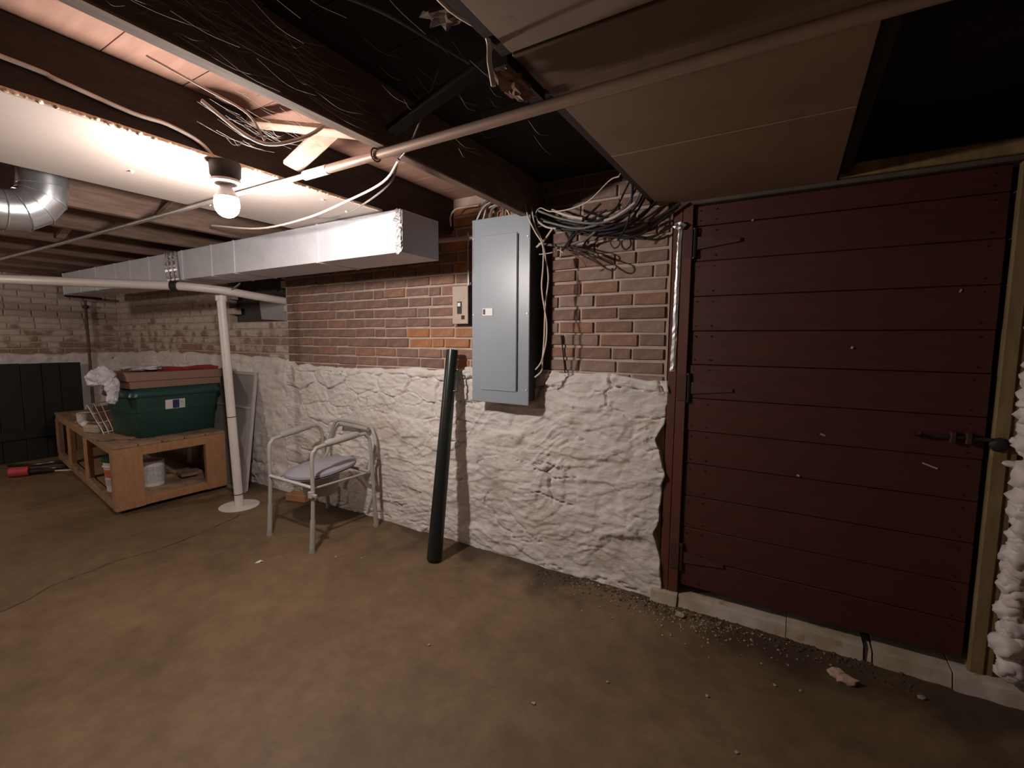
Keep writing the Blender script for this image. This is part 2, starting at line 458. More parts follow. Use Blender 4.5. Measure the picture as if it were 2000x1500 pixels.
right = [(p[0] + w, p[1]) for p, w in zip(fine, wdt)]
fl.prism([(-7.6, .3), (-7.6, -6.2)] + left, -.12, 0)
fl.prism(right[::-1] + [(2.4, -6.2), (2.4, .3)], -.12, 0)
floor = struct(fl.build('floor', m_floor))
g = MB().box(-7.6, 2.4, -6.2, .3, -.16, -.115).build('dirt_bed', m_dirt, floor)

# ------------------------------------------------------------------ bricks
def brick_mesh(name, seed, mat):
    r = random.Random(seed)
    L, H = .203, .0585
    j = lambda a: r.uniform(-a, a)
    def ring(ix, iz, y, a):
        return [(-L / 2 + ix + j(a), y + j(a * .6), -H / 2 + iz + j(a)), (L / 2 - ix + j(a), y + j(a * .6), -H / 2 + iz + j(a)),
                (L / 2 - ix + j(a), y + j(a * .6), H / 2 - iz + j(a)), (-L / 2 + ix + j(a), y + j(a * .6), H / 2 - iz + j(a))]
    v = ring(0, 0, .05, 0) + ring(0, 0, .004, .0022) + ring(.005, .0045, -.006, .0022)
    f = []
    for k in (0, 4):
        for i in range(4):
            f.append((k + i, k + (i + 1) % 4, k + 4 + (i + 1) % 4, k + 4 + i))
    f.append((8, 9, 10, 11))
    me = bpy.data.meshes.new(name); me.from_pydata(v, [], f)
    bm = bmesh.new(); bm.from_mesh(me); bmesh.ops.recalc_face_normals(bm, faces=bm.faces); bm.to_mesh(me); bm.free()
    me.materials.append(mat); return me
def mesh_set(mat, n=7, s=0): return [brick_mesh('brick', s + i, mat) for i in range(n)]
MB_brown = mesh_set(m_brick, 8, 0); MB_orange = mesh_set(m_orange, 4, 40); MB_pale = mesh_set(m_grey_brick, 4, 60)
MB_paint = mesh_set(m_painted, 7, 80); MB_paintL = mesh_set(m_painted_left, 7, 120)
def lay(parent, u0, u1, rows, place, pick, skip=None, seed=1, pitch=.2135):
    r = random.Random(seed)
    for k, zc in enumerate(rows):
        u = u0 - (r.uniform(.08, .12) if k % 2 else r.uniform(0, .02))
        while u < u1 - .03:
            full = .203; 
            if r.random() < .07: full = .098
            if u1 - (u + full) < .05: full = u1 - u
            a, b = max(u, u0 + .002), min(u + full, u1 - .002)
            if b - a > .03:
                uc = (a + b) / 2
                if not (skip and skip(uc, zc)):
                    o = bpy.data.objects.new('brick', r.choice(pick(uc, zc, r)))
                    COL.objects.link(o)
                    loc, rz = place(uc, zc + r.uniform(-.002, .002), r.uniform(-.003, .003))
                    o.location = loc; o.rotation_euler = (0, r.uniform(-.008, .008), rz)
                    o.scale = ((b - a) / .203, 1, r.uniform(.96, 1.04))
                    setpar(o, parent)
            u += full + (pitch - .203)

# ------------------------------------------------------------------ back wall (unpainted brick over whitewashed rubble)
JZ = 2.03
TOPZ = 2.245
wall_back = struct(MB().box(-3.70, -.535, .004, .32, 0, TOPZ).build('wall_back', m_mortar))
rowsL = [1.71 + .0697 * (k + .5) for k in range(-9, 7)]
rowsR = [1.744 + .0708 * (k + .5) for k in range(-9, 7)]
backplace = lambda u, z, d: ((u, d, z), 0)
def pickL(u, z, r):
    if -2.22 < u < -1.70 and 1.30 < z < 1.44: return MB_orange
    if -2.0 < u < -1.70 and z < 1.3 and r.random() < .7: return MB_orange
    if z > 1.70 and u > -1.95 and r.random() < .5: return MB_orange
    return MB_brown
def pickR(u, z, r):
    return MB_pale if r.random() < .42 else MB_brown
lay(wall_back, -3.70, -1.34, rowsL, backplace, pickL, seed=3)
lay(wall_back, -1.34, -.548, rowsR, backplace, pickR, seed=5)
ztR = lambda u: 1.15 - .02 * np.sin((u + .5) * 1.9) + .012 * fbm(u * 9, u * 0 + 2, 3)
def jagR(U, z):
    w = np.clip((U - .94) / .06, 0, 1)
    return w * (.030 * fbm(z * 5.5 + 3, z * 0 + 4, 3) - .045 * np.exp(-((z - .78) / .12) ** 2) - .012)
vs, fs = rubble(-3.72, -.52, -.01, ztR, .0072, 21, .038, jagR)
o = MB().add([(u, -d, z) for u, d, z in vs], fs).build('whitewashed_rubble', m_white, wall_back, smooth=False)
o.data.polygons.foreach_set('use_smooth', [True] * len(o.data.polygons))
o['label'] = 'whitewashed rough stone lower half of the wall'

# painted stretch of the back wall, with an opening under the duct
wp = MB()
HX0, HX1, HZ0, HZ1 = -4.62, -3.72, 1.50, 1.95
wp.box(-7.5, HX0, .004, .32, 0, TOPZ); wp.box(HX0, HX1, .004, .32, 0, HZ0); wp.box(HX0, HX1, .004, .32, HZ1, TOPZ); wp.box(HX1, -3.70, .004, .32, 0, TOPZ)
wall_paint = struct(wp.build('wall_back_painted', m_mortar))
lay(wall_paint, -7.19, -3.70, rowsL, backplace, lambda u, z, r: MB_paint, skip=lambda u, z: HX0 + .02 < u < HX1 - .02 and HZ0 + .01 < z < HZ1, seed=9)
ztP = lambda u: 1.17 - .03 * np.sin((u + 3.5) * .8) + .015 * fbm(u * 7, u * 0 + 5, 3)
vs, fs = rubble(-7.19, -3.70, -.01, ztP, .016, 33, .04)
o = MB().add([(u, -d, z) for u, d, z in vs], fs).build('whitewashed_rubble', m_white, wall_paint)
o.data.polygons.foreach_set('use_smooth', [True] * len(o.data.polygons))
MB().box(HX0 + .001, HX1 - .001, .075, .31, HZ0 + .001, HZ1 - .001).build('opening_dark_fill', m_socketdark, wall_paint)  # dark filling block, the opening's darkness is put into its colour
fl_ = MB().obox((-3.95, .035, 1.595), (.40, .010, .16), (.12, .05, 0)).build('loose_board', m_galvdark)
tag(fl_, 'grey sheet hanging in the dark wall opening beside the white drain', 'board')

# side wall at the far left
wall_left = struct(MB().box(-7.5, -7.194, -6.2, .004, 0, TOPZ).build('wall_left', m_mortar))
lay(wall_left, -1.7, -.002, rowsL, lambda u, z, d: ((-7.19 - d, u, z), math.pi / 2), lambda u, z, r: MB_paintL, seed=13)
vs, fs = rubble(-2.6, -.01, -.01, lambda u: 1.16 + .02 * fbm(u * 7, u * 0, 3), .02, 41, .03)
o = MB().add([(-7.19 + d, u, z) for u, d, z in vs], fs).build('whitewashed_rubble', m_white, wall_left)
o.data.polygons.foreach_set('use_smooth', [True] * len(o.data.polygons))

# rest of the room shell
vs, fs = rubble(.84, 2.3, -.01, lambda u: 2.2 + 0 * u, .02, 51, .05)
wr_ = struct(MB().box(.76, 2.4, .03, .32, 0, TOPZ).build('wall_back_right', m_mortar))
o = MB().add([(u, -d, z) for u, d, z in vs], fs).build('whitewashed_rubble', m_white, wr_)
struct(MB().box(-.54, .78, .20, .32, 0, TOPZ).build('wall_behind_door', m_dirt))
struct(MB().box(2.2, 2.4, -6.2, .03, 0, TOPZ).build('wall_right', m_mortar))
struct(MB().box(-7.5, 2.4, -6.2, -6.0, 0, TOPZ).build('wall_front', m_mortar))

# ------------------------------------------------------------------ ceiling: subfloor boards, joists, bridging
ceiling = struct(MB().box(-7.5, 2.4, -6.2, .32, TOPZ + .024, TOPZ + .06).build('ceiling', m_joistdark))
y = .30
while y > -6.1:
    MB().box(-7.5, -1.292, y - .2265, y, TOPZ, TOPZ + .022).build('subfloor_board', m_board, ceiling)
    MB().box(-1.289, 2.4, y - .2265, y, TOPZ, TOPZ + .022).build('subfloor_board', m_bayshade, ceiling)
    y -= .23
JX = [-.585, -1.265, -1.905, -2.60, -3.25, -3.90, -4.55, -5.20, -5.85, -6.50, -7.12]
for k, x in enumerate(JX):
    MB().box(x - .052, x, -6.1, .02 if x > -3.7 else .0, JZ, TOPZ - .001).build('joist', (m_joistdark if k in (0, 2) else m_joist), ceiling, bevel=.004)  # joist by the lamp coloured darker for its unlit face
for x in (.165, .80, 1.45):
    MB().box(x - .052, x, -6.1, .02, JZ + .005, TOPZ - .001).build('joist', m_bayshade, ceiling)
# cross bridging between two joists by the lamp
MB().beam((-1.84, -1.17, 2.07), (-1.32, -1.22, 2.20), .075, .022, (0, .25, 1)).build('bridging_piece', m_brace, ceiling, bevel=.005)
MB().beam((-1.90, -1.30, 2.21), (-1.29, -1.24, 2.055), .05, .022, (0, .2, 1)).build('bridging_piece', m_brace, ceiling, bevel=.004)
for x0, x1, yy in ((-3.20, -2.66, -1.10), (-4.5, -3.96, -1.2), (-1.21, -.64, -1.22)):
    MB().beam((x0, yy, 2.06), (x1, yy, 2.21), .045, .022).build('bridging_piece', m_bayshade if x0 > -1.5 else m_brace, ceiling)  # piece in the dark bay is blackened to look shaded

# white sheet nailed under the joists beside the lamp
pan = thing('white_ceiling_sheet', (-2.25, -1.6, JZ - .004), 'white board nailed under the joists behind the glowing bulb, beaded metal edge', 'ceiling sheet')
MB().box(-2.665, -1.905, -4.2, -.36, JZ - .006, JZ - .0005).build('sheet', m_pan, pan)
MB().box(-1.906, -1.890, -4.2, -.62, JZ - .007, JZ + .004).build('edge_strip', m_foilbead, pan)
bd = MB(); r = random.Random(5); y = -3.2
while y < -.64:
    w = r.uniform(.010, .024)
    bd.lump((-1.893, y, JZ - .004 + r.uniform(-.002, .002)), w * .55, 1, .2, 1.5, int(y * 100) % 50, (.6, 1, .7))
    y += w
bd = bd.build('edge_beading', m_foilbead, pan, smooth=True); bd['kind'] = 'stuff'
for (x, yy) in ((-1.98, -.92), (-2.33, -1.55), (-2.05, -.72), (-2.55, -1.15)):
    MB().lump((x, yy, JZ - .008), .008, 1, .3, 2, int(-x * 10)).build('plaster_dab', m_porcelain, pan, smooth=True)

# sheets under the joists over the door
for (y0, y1, mt, dz, lab) in ((-4.0, -1.435, m_ceilgrey, .0, 'grey stained ceiling sheet, furthest of the row from the red door'),
                              (-1.43, -1.262, m_pipeshadow, -.004, 'brown ceiling strip painted as the shadow of the long thin pipe'),
                              (-1.258, -.735, m_ceiltan, .0, 'tan ceiling sheet crossed by the thin pipe'),
                              (-.730, -.01, m_ceiltan, -.001, 'tan ceiling sheet directly above the top of the red door')):
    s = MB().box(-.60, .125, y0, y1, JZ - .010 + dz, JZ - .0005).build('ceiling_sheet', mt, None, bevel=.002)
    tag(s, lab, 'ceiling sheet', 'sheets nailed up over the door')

# ------------------------------------------------------------------ red plank door, jambs, sill, lintel
door = thing('door_1', (.11, .0, .10), 'wide dark red door of horizontal planks with strap hinges', 'door'); door['kind'] = 'structure'
z = .102; r = random.Random(3)
edges = [.102, .252, .41, .575, .742, .908, 1.072, 1.238, 1.402, 1.568, 1.735, 1.90, 1.995]
for a, b in zip(edges[:-1], edges[1:]):
    dy = r.uniform(-.003, .003)
    MB().box(-.428, .650, -.012 + dy, .028, a + .0012, b - .0012).build('plank', m_door, door, bevel=.0025)
MB().box(-.428, .650, .03, .05, .102, 1.995).build('back_ledger', m_lintel, door)
nails = MB()
for a, b in zip(edges[:-1], edges[1:]):
    for x in (-.405, -.335, .60):
        for zz in (a + .025, b - .025):
            nails.lathe([(.004, 0), (.004, .002)], (x, 0, 0), 6)
            for q in range(len(nails.v) - 12, len(nails.v)):
                vx, vy, vz = nails.v[q]
                nails.v[q] = (vx, -.0155 - vz, zz + vy)
nb = nails.build('nail_heads', m_irondark, door); nb['kind'] = 'stuff'
for k, zc in enumerate((1.82, 1.123, .253)):
    h = MB(); h.tube([(-.424, -.020, zc - .072), (-.424, -.020, zc + .072)], .011, 8)
    h.build('hinge_knuckle', m_irondark if k < 2 else m_iron, door, smooth=True)
    MB().add([(-.413, -.017, zc - .030), (-.413, -.017, zc + .030), (-.225, -.017, zc + .006 - .0), (-.225, -.017, zc - .010),
              (-.413, -.022, zc - .030), (-.413, -.022, zc + .030), (-.225, -.022, zc + .006), (-.225, -.022, zc - .010)],
             [(0, 1, 2, 3), (7, 6, 5, 4), (0, 4, 5, 1), (1, 5, 6, 2), (2, 6, 7, 3), (3, 7, 4, 0)]).build('hinge_strap', m_iron, door)
    MB().box(-.475, -.432, -.036, -.031, zc - .065, zc + .065).build('hinge_leaf', m_iron, door)
bolt = MB().tube([(.44, -.030, .990), (.70, -.030, .990)], .008, 8).build('slide_bolt', m_irondark, door, smooth=True)
for x in (.555, .60): MB().box(x - .008, x + .008, -.042, -.012, .968, 1.012).build('bolt_keeper', m_iron, door, bevel=.002)
MB().tube([(.452, -.03, .99), (.452, -.055, .998)], .006, 8).build('bolt_handle', m_iron, door, smooth=True)
MB().lump((.685, -.03, .975), .028, 2, .15, 2, 4, (1, .5, 1)).build('bolt_boss', m_irondark, door, smooth=True)
for (x, zz, w, h) in ((.54, 1.55, .006, .012), (.50, .865, .05, .006), (.06, .755, .012, .008), (.14, .95, .02, .006), (-.18, 1.90, .008, .008), (.22, 1.33, .008, .01)):
    MB().obox((x, -.0165, zz), (w, .002, h), (0, .35, 0)).build('paint_chip', m_plaster, door)

j1 = struct(MB().box(-.522, -.480, -.030, .10, .055, 2.02).build('trim_1', m_jamb, None, bevel=.003))
j1b = struct(MB().box(-.479, -.432, -.031, .10, .05, 2.02).build('trim_2', m_jamb, None, bevel=.003))
tape = MB(); r = random.Random(8)
n = 40; rows_ = []
for i in range(n + 1):
    z = 1.20 + .70 * i / n
    dx = r.uniform(-.0015, .0015)
    rows_.append([(-.506 + dx + .012 * (i / n - .5), -.0315 - r.uniform(0, .0015), z), (-.496 + dx, -.0335 - r.uniform(0, .002), z), (-.484 + dx - .0 + .006 * (i / n - .5), -.032 - r.uniform(0, .0015), z)])
vs = [p for rw in rows_ for p in rw]
fs = [(i * 3 + k, i * 3 + k + 1, i * 3 + k + 4, i * 3 + k + 3) for i in range(n) for k in (0, 1)]
tp = MB().add(vs, fs)
tp = tp.build('foil_tape_strip', m_foil); sol = tp.modifiers.new('thick', 'SOLIDIFY'); sol.thickness = .001
tag(tp, 'crinkled silver foil tape strip stuck to the red door jamb', 'tape')
cr = MB().lump((-.490, -.045, 1.905), .022, 2, .7, 2.2, 3, (1.2, .6, .8)).build('tape_curl', m_foil, tp)
j2 = struct(MB().box(.668, .715, -.025, .16, .06, 2.0).build('trim_3', m_post, None, bevel=.005))
j3 = struct(MB().box(.716, .742, -.018, .16, .06, 2.0).build('trim_4', m_post, None, bevel=.005))
lint = struct(MB().box(-.55, .95, -.035, .16, 2.000, 2.0185).build('trim_5', m_lintel, None, bevel=.003))
MB().box(.13, 1.0, -.05, .16, 2.020, 2.075).build('lintel_beam', m_post, lint, bevel=.004)

sill = thing('door_sill', (.1, -.01, 0), 'cracked off-white painted stone sill under the red door', 'sill')
r = random.Random(4)
for (x0, x1, z1, y0) in ((-.56, -.43, .060, -.058), (-.428, .05, .056, -.045), (.053, .335, .060, -.05), (.343, .365, .042, -.040), (.372, .615, .058, -.056), (.620, 1.3, .064, -.068)):
    nseg = max(1, int((x1 - x0) / .035)); top = []; rings = []
    for i in range(nseg + 1):
        x = x0 + (x1 - x0) * i / nseg
        q = r.uniform(-.004, .004); q2 = q + r.uniform(-.003, .003)
        rings.append([(x, y0 + q - .014, -.01), (x, y0 + q - .006, z1 * .3), (x, y0 + q, z1 * .6), (x, y0 + q2 + .004, z1 * .9), (x, y0 + q2 + .014, z1 + q2 * .3), (x, .19, z1 + .002), (x, .19, -.01)])
    o = MB().loft(rings).build('sill_stone', m_sill, sill, smooth=True)

# spray foam between the right-hand jamb and the masonry
fm = MB(); r = random.Random(12); z = .13; k = 0
while z < 1.75:
    rad = r.uniform(.028, .052)
    bulge = .02 * math.sin(z * 9)
    fm.lump((.757 + r.uniform(-.018, .012) + bulge * .3, -.075 + r.uniform(-.015, .01), z), rad, 3, .35, 1.7, k, (1.0, 1.0, r.uniform(.7, 1.1)))
    if r.random() < .6: fm.lump((.80 + r.uniform(-.01, .03), -.07 + r.uniform(-.02, .02), z + r.uniform(-.02, .02)), rad * r.uniform(.6, 1), 2, .35, 1.7, k + 50)
    z += rad * r.uniform(.55, .85); k += 1
fm.lump((.715, -.065, .915), .018, 2, .2, 2, 3, (1.6, 1, .7)); fm.lump((.745, -.07, .90), .02, 2, .2, 2, 4); fm.lump((.715, -.06, 1.0), .014, 2, .2, 2, 5)
tag(fm.build('spray_foam', m_foam, None, smooth=False), 'lumpy white spray foam bead running up the right-hand door post', 'foam')
bpy.data.objects['spray_foam'].data.polygons.foreach_set('use_smooth', [True] * len(bpy.data.objects['spray_foam'].data.polygons))

# ------------------------------------------------------------------ lamp
def ceiling_lamp(pos, strength, color, label):
    bx_, by_, bz_ = pos
    lamp = thing('ceiling_lamp', (bx_, by_, JZ), label, 'lamp')
    MB().lathe([(.052, 0), (.055, -.01), (.053, -.05), (.046, -.062), (.040, -.066)], (bx_, by_, JZ - .008), 24).build('lampholder', m_socketdark, lamp, smooth=True)
    MB().lathe([(.040, .0), (.053, -.003), (.053, -.012), (.040, -.017), (.03, -.018)], (bx_, by_, JZ - .072), 24).build('collar', m_porcelain, lamp, smooth=True)
    MB().lathe([(.020, .0), (.021, -.012), (.027, -.022), (.035, -.034), (.0415, -.050)], (bx_, by_, JZ - .090), 24).build('bulb_neck', m_porcelain, lamp, smooth=True)
    zt = JZ - .140
    prof = [(.0415, zt - bz_), (.043, .014), (.0435, .004), (.042, -.010), (.038, -.023), (.030, -.034), (.020, -.041), (.009, -.045), (.001, -.046)]
    mt, nt, b = new_mat('bulb_glow')
    b.inputs['Base Color'].default_value = (1, 1, 1, 1)
    b.inputs['Emission Color'].default_value = color
    b.inputs['Emission Strength'].default_value = strength
    MB().lathe(prof, (bx_, by_, bz_), 24).build('bulb_globe', mt, lamp, smooth=True)
    return lamp
lamp = ceiling_lamp(BULB_POS, BULB_STRENGTH, BULB_COLOR, 'bare glowing light bulb in a dark ceiling lampholder')
fill_lamp = ceiling_lamp(FILL_BULB_POS, FILL_BULB_STRENGTH, FILL_BULB_COLOR, 'added unseen fill bulb brightening the far left of the cellar')
lc = MB().tube(smoothpath([(-1.896, -3.0, 2.13), (-1.896, -2.02, 2.115), (-1.896, -1.88, 2.105), (-1.896, -1.70, 2.085), (-1.896, -1.60, 2.088), (-1.896, -1.50, 2.065), (-1.896, -1.44, 2.015)]), .007, 8).build('lamp_cable', m_cabwhite, lamp, smooth=True)

# ------------------------------------------------------------------ ducts
duct = thing('rectangular_duct', (-1.75, -.47, 1.80), 'long rectangular galvanised duct hung along the wall under the joists', 'duct')
segs = [-1.75, -2.42, -3.32, -3.62, -4.05, -4.32, -4.62, -4.98, -5.30, -5.75, -6.15, -6.62]
for a, b in zip(segs[:-1], segs[1:]):
    MB().box(b + .0015, a - .0015, -.63, -.33, 1.80, 2.018).build('duct_section', m_galv, duct, bevel=.002)
MB().box(-1.752, -1.7455, -.622, -.338, 1.806, 2.012).build('end_cap', m_galvdark, duct)
for x in segs[1:]:
    MB().box(x - .008, x + .008, -.634, -.326, 1.796, 2.020).build('slip_seam', m_galv, duct)
r = random.Random(2)
fr = MB()
for i in range(26):
    z = 1.80 + .21 * i / 25
    fr.lump((-1.765 + r.uniform(-.010, .008) - .012 * (i % 5 == 0), -.632, z), .012, 1, .6, 2, i, (1.4, .25, 1))
fr.build('foil_seal', m_foil, duct, smooth=True)
for i, x in enumerate((-4.13, -4.20, -4.27)):
    s = smoothpath([(x, -.642, 2.018), (x + .004, -.648, 1.96), (x + .012, -.652, 1.90), (x + .018, -.646, 1.84), (x + .03, -.645, 1.785)], 4)
    st = MB()
    for q in range(len(s) - 1):
        st.beam(s[q], s[q + 1] + (s[q + 1] - s[q]) * .1, .030, .002, (.35 * math.sin(q * 2.6), 1, 0))
    MBs = st.build('foil_strap', m_foil, duct)
tagd = MB().lump((-2.20, -.60, 2.022), .012, 2, .5, 2, 4, (4, 1, .5)).build('plaster_crumb', m_porcelain, duct, smooth=True)

rd = thing('round_duct', (-2.95, -1.66, 1.90), 'shiny round metal duct with segmented elbow turning up between the joists', 'duct')
yc, zc, rr, er = -1.66, 1.895, .088, .135
MB().tube([(-2.95, -4.5, zc), (-2.95, yc - er, zc)], rr, 28).build('straight_run', m_shiny, rd, smooth=True)
arc = [(-2.95, yc - er + er * math.sin(a), zc + er - er * math.cos(a)) for a in [math.radians(22.5 * i) for i in range(5)]]
def circ(i, r_):
    a = math.radians(22.5 * i); c = arc[i]
    return [(c[0] + r_ * math.cos(t), c[1] - r_ * math.sin(t) * math.sin(a), c[2] + r_ * math.sin(t) * math.cos(a)) for t in [2 * math.pi * q / 32 for q in range(32)]]
for i in range(4):
    MB().loft([circ(i, rr), circ(i + 1, rr)], cap=False).build('elbow_gore', m_shiny, rd, smooth=True)
for i in range(5):
    MB().tube(circ(i, rr), .003, 6, closed=True).build('gore_seam', m_shiny, rd, smooth=True)
MB().tube([arc[4], (-2.95, yc, TOPZ)], rr, 28).build('riser', m_shiny, rd, smooth=True)

# ------------------------------------------------------------------ pipes
pp = thing('overhead_pipe', (-2.5, -1.215, 1.99), 'long thin metal pipe strapped across under the joists', 'pipe')
MB().tube([(-1.69, -1.215, 1.995), (.9, -1.225, 1.995)], .016, 12).build('pipe_run', m_copper, pp, smooth=True)
MB().tube([(-6.9, -1.285, 1.993), (-4.2, -1.232, 1.993), (-1.70, -1.215, 1.995)], .0105, 10).build('thin_run', m_steel, pp, smooth=True)
MB().tube([(-1.69, -1.215, 1.995), (-1.55, -1.215, 1.995)], .018, 12).build('coupling', m_galv, pp, smooth=True)
MB().tube([(-1.29, -1.215 + .022 * math.cos(t), 1.997 + .022 * math.sin(t)) for t in [math.pi * 2 * i / 16 for i in range(16)]], .003, 6, closed=True).build('pipe_strap', m_rust, pp, smooth=True)

drain = thing('drain_pipe', (-3.9, -.7, 1.72), 'white plastic drain pipe sloping overhead into the wall opening', 'pipe')
MB().tube([(-5.9, -2.06, 1.795), (-3.97, -.72, 1.738)], .033, 16).build('long_run', m_pvc, drain, smooth=True)
MB().tube(smoothpath([(-3.99, -.735, 1.738), (-3.90, -.62, 1.733), (-3.82, -.45, 1.72), (-3.76, -.2, 1.69), (-3.765, .072, 1.67)], 6), .031, 16).build('short_run', m_pvc, drain, smooth=True)
MB().tube([(-3.99, -.735, 1.738), (-3.955, -.71, 1.7375)], .038, 16).build('rubber_band', m_cabblack, drain, smooth=True)

post = thing('standpipe', (-3.75, -.45, 0), 'white plastic upright pipe standing on a white floor disc by the workbench', 'pipe')
top = Vector((-3.84, -.465, 1.68)); bot = Vector((-3.75, -.45, .006))
MB().tube([bot, top], .032, 18).build('upright', m_pvc, post, smooth=True)
MB().tube([top - (top - bot).normalized() * .04, top], .040, 18).build('top_cap', m_pvc, post, smooth=True)
MB().lathe([(.145, 0), (.145, .005), (.14, .006)], (-3.75, -.45, 0), 40).build('floor_disc', m_pvc, post, smooth=True)
for t in (.055, .43):
    p = bot.lerp(top, t); d = (top - bot).normalized()
    MB().tube([p - d * .003, p + d * .003], .0335, 18).build('dark_ring', m_black, post)
for t in (.30, .60, .72):
    p = bot.lerp(top, t) + Vector((.024, -.023, 0))
    MB().obox(p, (.004, .004, .045), (0, -.05, .8)).build('printed_mark', m_greylabel, post)
ch = MB()
for dx, dy in ((-.12, -.06), (.10, .10), (.03, .16)):
    ch.tube(smoothpath([(-3.84, -.465, 1.685), (-3.84 + dx * .4, -.465 + dy * .5, 1.72), (-3.84 + dx * 1.6, -.50 + dy, 1.775)], 4), .006, 6)
ch.build('tie_wires', m_cabgrey, post, smooth=True)

# side-wall pipes
vp = thing('gas_pipe', (-7.13, -.31, .4), 'rusty thin vertical pipe on the far side wall', 'pipe')
MB().tube([(-7.13, -.312, .3), (-7.13, -.314, 1.78)], .014, 10).build('riser', m_rust, vp, smooth=True)
MB().lathe([(.0, 0), (.03, .01), (.03, .04), (0, .05)], (-7.13, -.313, 1.68), 10).build('valve', m_irondark, vp, smooth=True)
bp = MB().tube(smoothpath([(-7.0, -.52, 2.245), (-7.0, -.52, 1.86), (-7.0, -.51, 1.815), (-7.0, -.47, 1.81), (-7.0, -.20, 1.80)], 4), .014, 8).build('black_gas_pipe', m_irondark, None, smooth=True)
tag(bp, 'black bent pipe hanging in the far corner above the rusty pipe', 'pipe')

cond = MB().tube([(-2.05, -.19, 1.955), (-1.64, -.13, 1.955)], .014, 10).build('panel_conduit', m_steel, None, smooth=True)
tag(cond, 'grey conduit entering the left side of the breaker panel', 'conduit')

# ------------------------------------------------------------------ breaker panel
pnl = thing('breaker_panel', (-1.45, -.02, .98), 'tall grey-blue breaker panel with flat door mounted on the brick', 'breaker panel')
MB().box(-1.635, -1.268, -.143, -.012, 1.0, 2.03).build('panel_box', m_panelbox, pnl)
MB().box(-1.647, -1.254, -.152, -.143, .981, 2.05).build('cover', m_panel, pnl, bevel=.003)
pd = MB().box(-1.577, -1.335, -.157, -.152, 1.055, 1.95).build('panel_door', m_paneldoor, pnl, bevel=.002)
MB().box(-1.332, -1.328, -.159, -.150, 1.06, 1.94).build('hinge_line', m_panelbox, pnl)
lt = MB().box(-1.566, -1.493, -.1605, -.157, 1.492, 1.536).build('latch', m_plate, pd, bevel=.002)
MB().box(-1.560, -1.545, -.162, -.1605, 1.50, 1.53).build('latch_slot', m_panelbox, pd)
for x, z in ((-1.635, 1.94), (-1.268, 1.92), (-1.635, 1.50), (-1.268, 1.50), (-1.635, 1.05), (-1.268, 1.07)):
    MB().tube([(x, -.152, z), (x, -.156, z)], .005, 10).build('screw', m_galv, pnl)
for i, x in enumerate((-1.60, -1.54, -1.47, -1.40, -1.33, -1.29)):
    MB().tube([(x, -.09, 2.028), (x, -.09, 2.052)], .016, 12).build('cable_clamp', m_galv, pnl, smooth=True)
bk = MB().box(-1.70, -1.19, -.012, -.007, .99, 2.0).build('backing_board', m_joistdark, None)
tag(bk, 'dark backing board on the brick behind the breaker panel', 'board')

sw = thing('meter_box', (-1.81, -.01, 1.45), 'small beige switch box on the brick left of the breaker panel', 'switch box')
MB().box(-1.873, -1.748, -.055, -.008, 1.452, 1.69).build('case', m_beige, sw, bevel=.003)
MB().box(-1.832, -1.797, -.058, -.055, 1.515, 1.592).build('dark_label', m_black, sw)
MB().box(-1.826, -1.804, -.061, -.058, 1.562, 1.584).build('switch', m_plate, sw)
MB().box(-1.800, -1.775, -.058, -.055, 1.480, 1.505).build('dark_tag', m_black, sw)
MB().box(-1.747, -1.742, -.058, -.008, 1.452, 1.69).build('shadow_strip', m_black, sw)  # black strip painted in as shade down the case's right side
MB().tube([(-1.765, -.025, 1.69), (-1.767, -.025, 2.02)], .008, 8).build('conduit', m_steel, sw, smooth=True)

# ------------------------------------------------------------------ leaning black pipe
ap = thing('black_pipe', (-1.80, -.33, 0), 'black plastic pipe leaning against the whitewashed wall', 'pipe')
a = Vector((-1.80, -.335, .012)); b = Vector((-1.842, -.095, 1.285))
MB().tube([a, a.lerp(b, .5), b], [.047, .042, .037], 24, cap=False).build('barrel', m_abs, ap, smooth=True)
MB().tube([a, a.lerp(b, .5), b], [.043, .038, .033], 24, cap=True).build('inner_wall', m_black, ap, smooth=True)
MB().tube([a.lerp(b, .90) + Vector((.034, 0, 0)), a.lerp(b, .90) + Vector((.055, .01, 0)), a.lerp(b, .80) + Vector((.06, .01, 0)), a.lerp(b, .80) + Vector((.036, 0, 0))], .006, 6).build('handle_loop', m_black, ap, smooth=True)

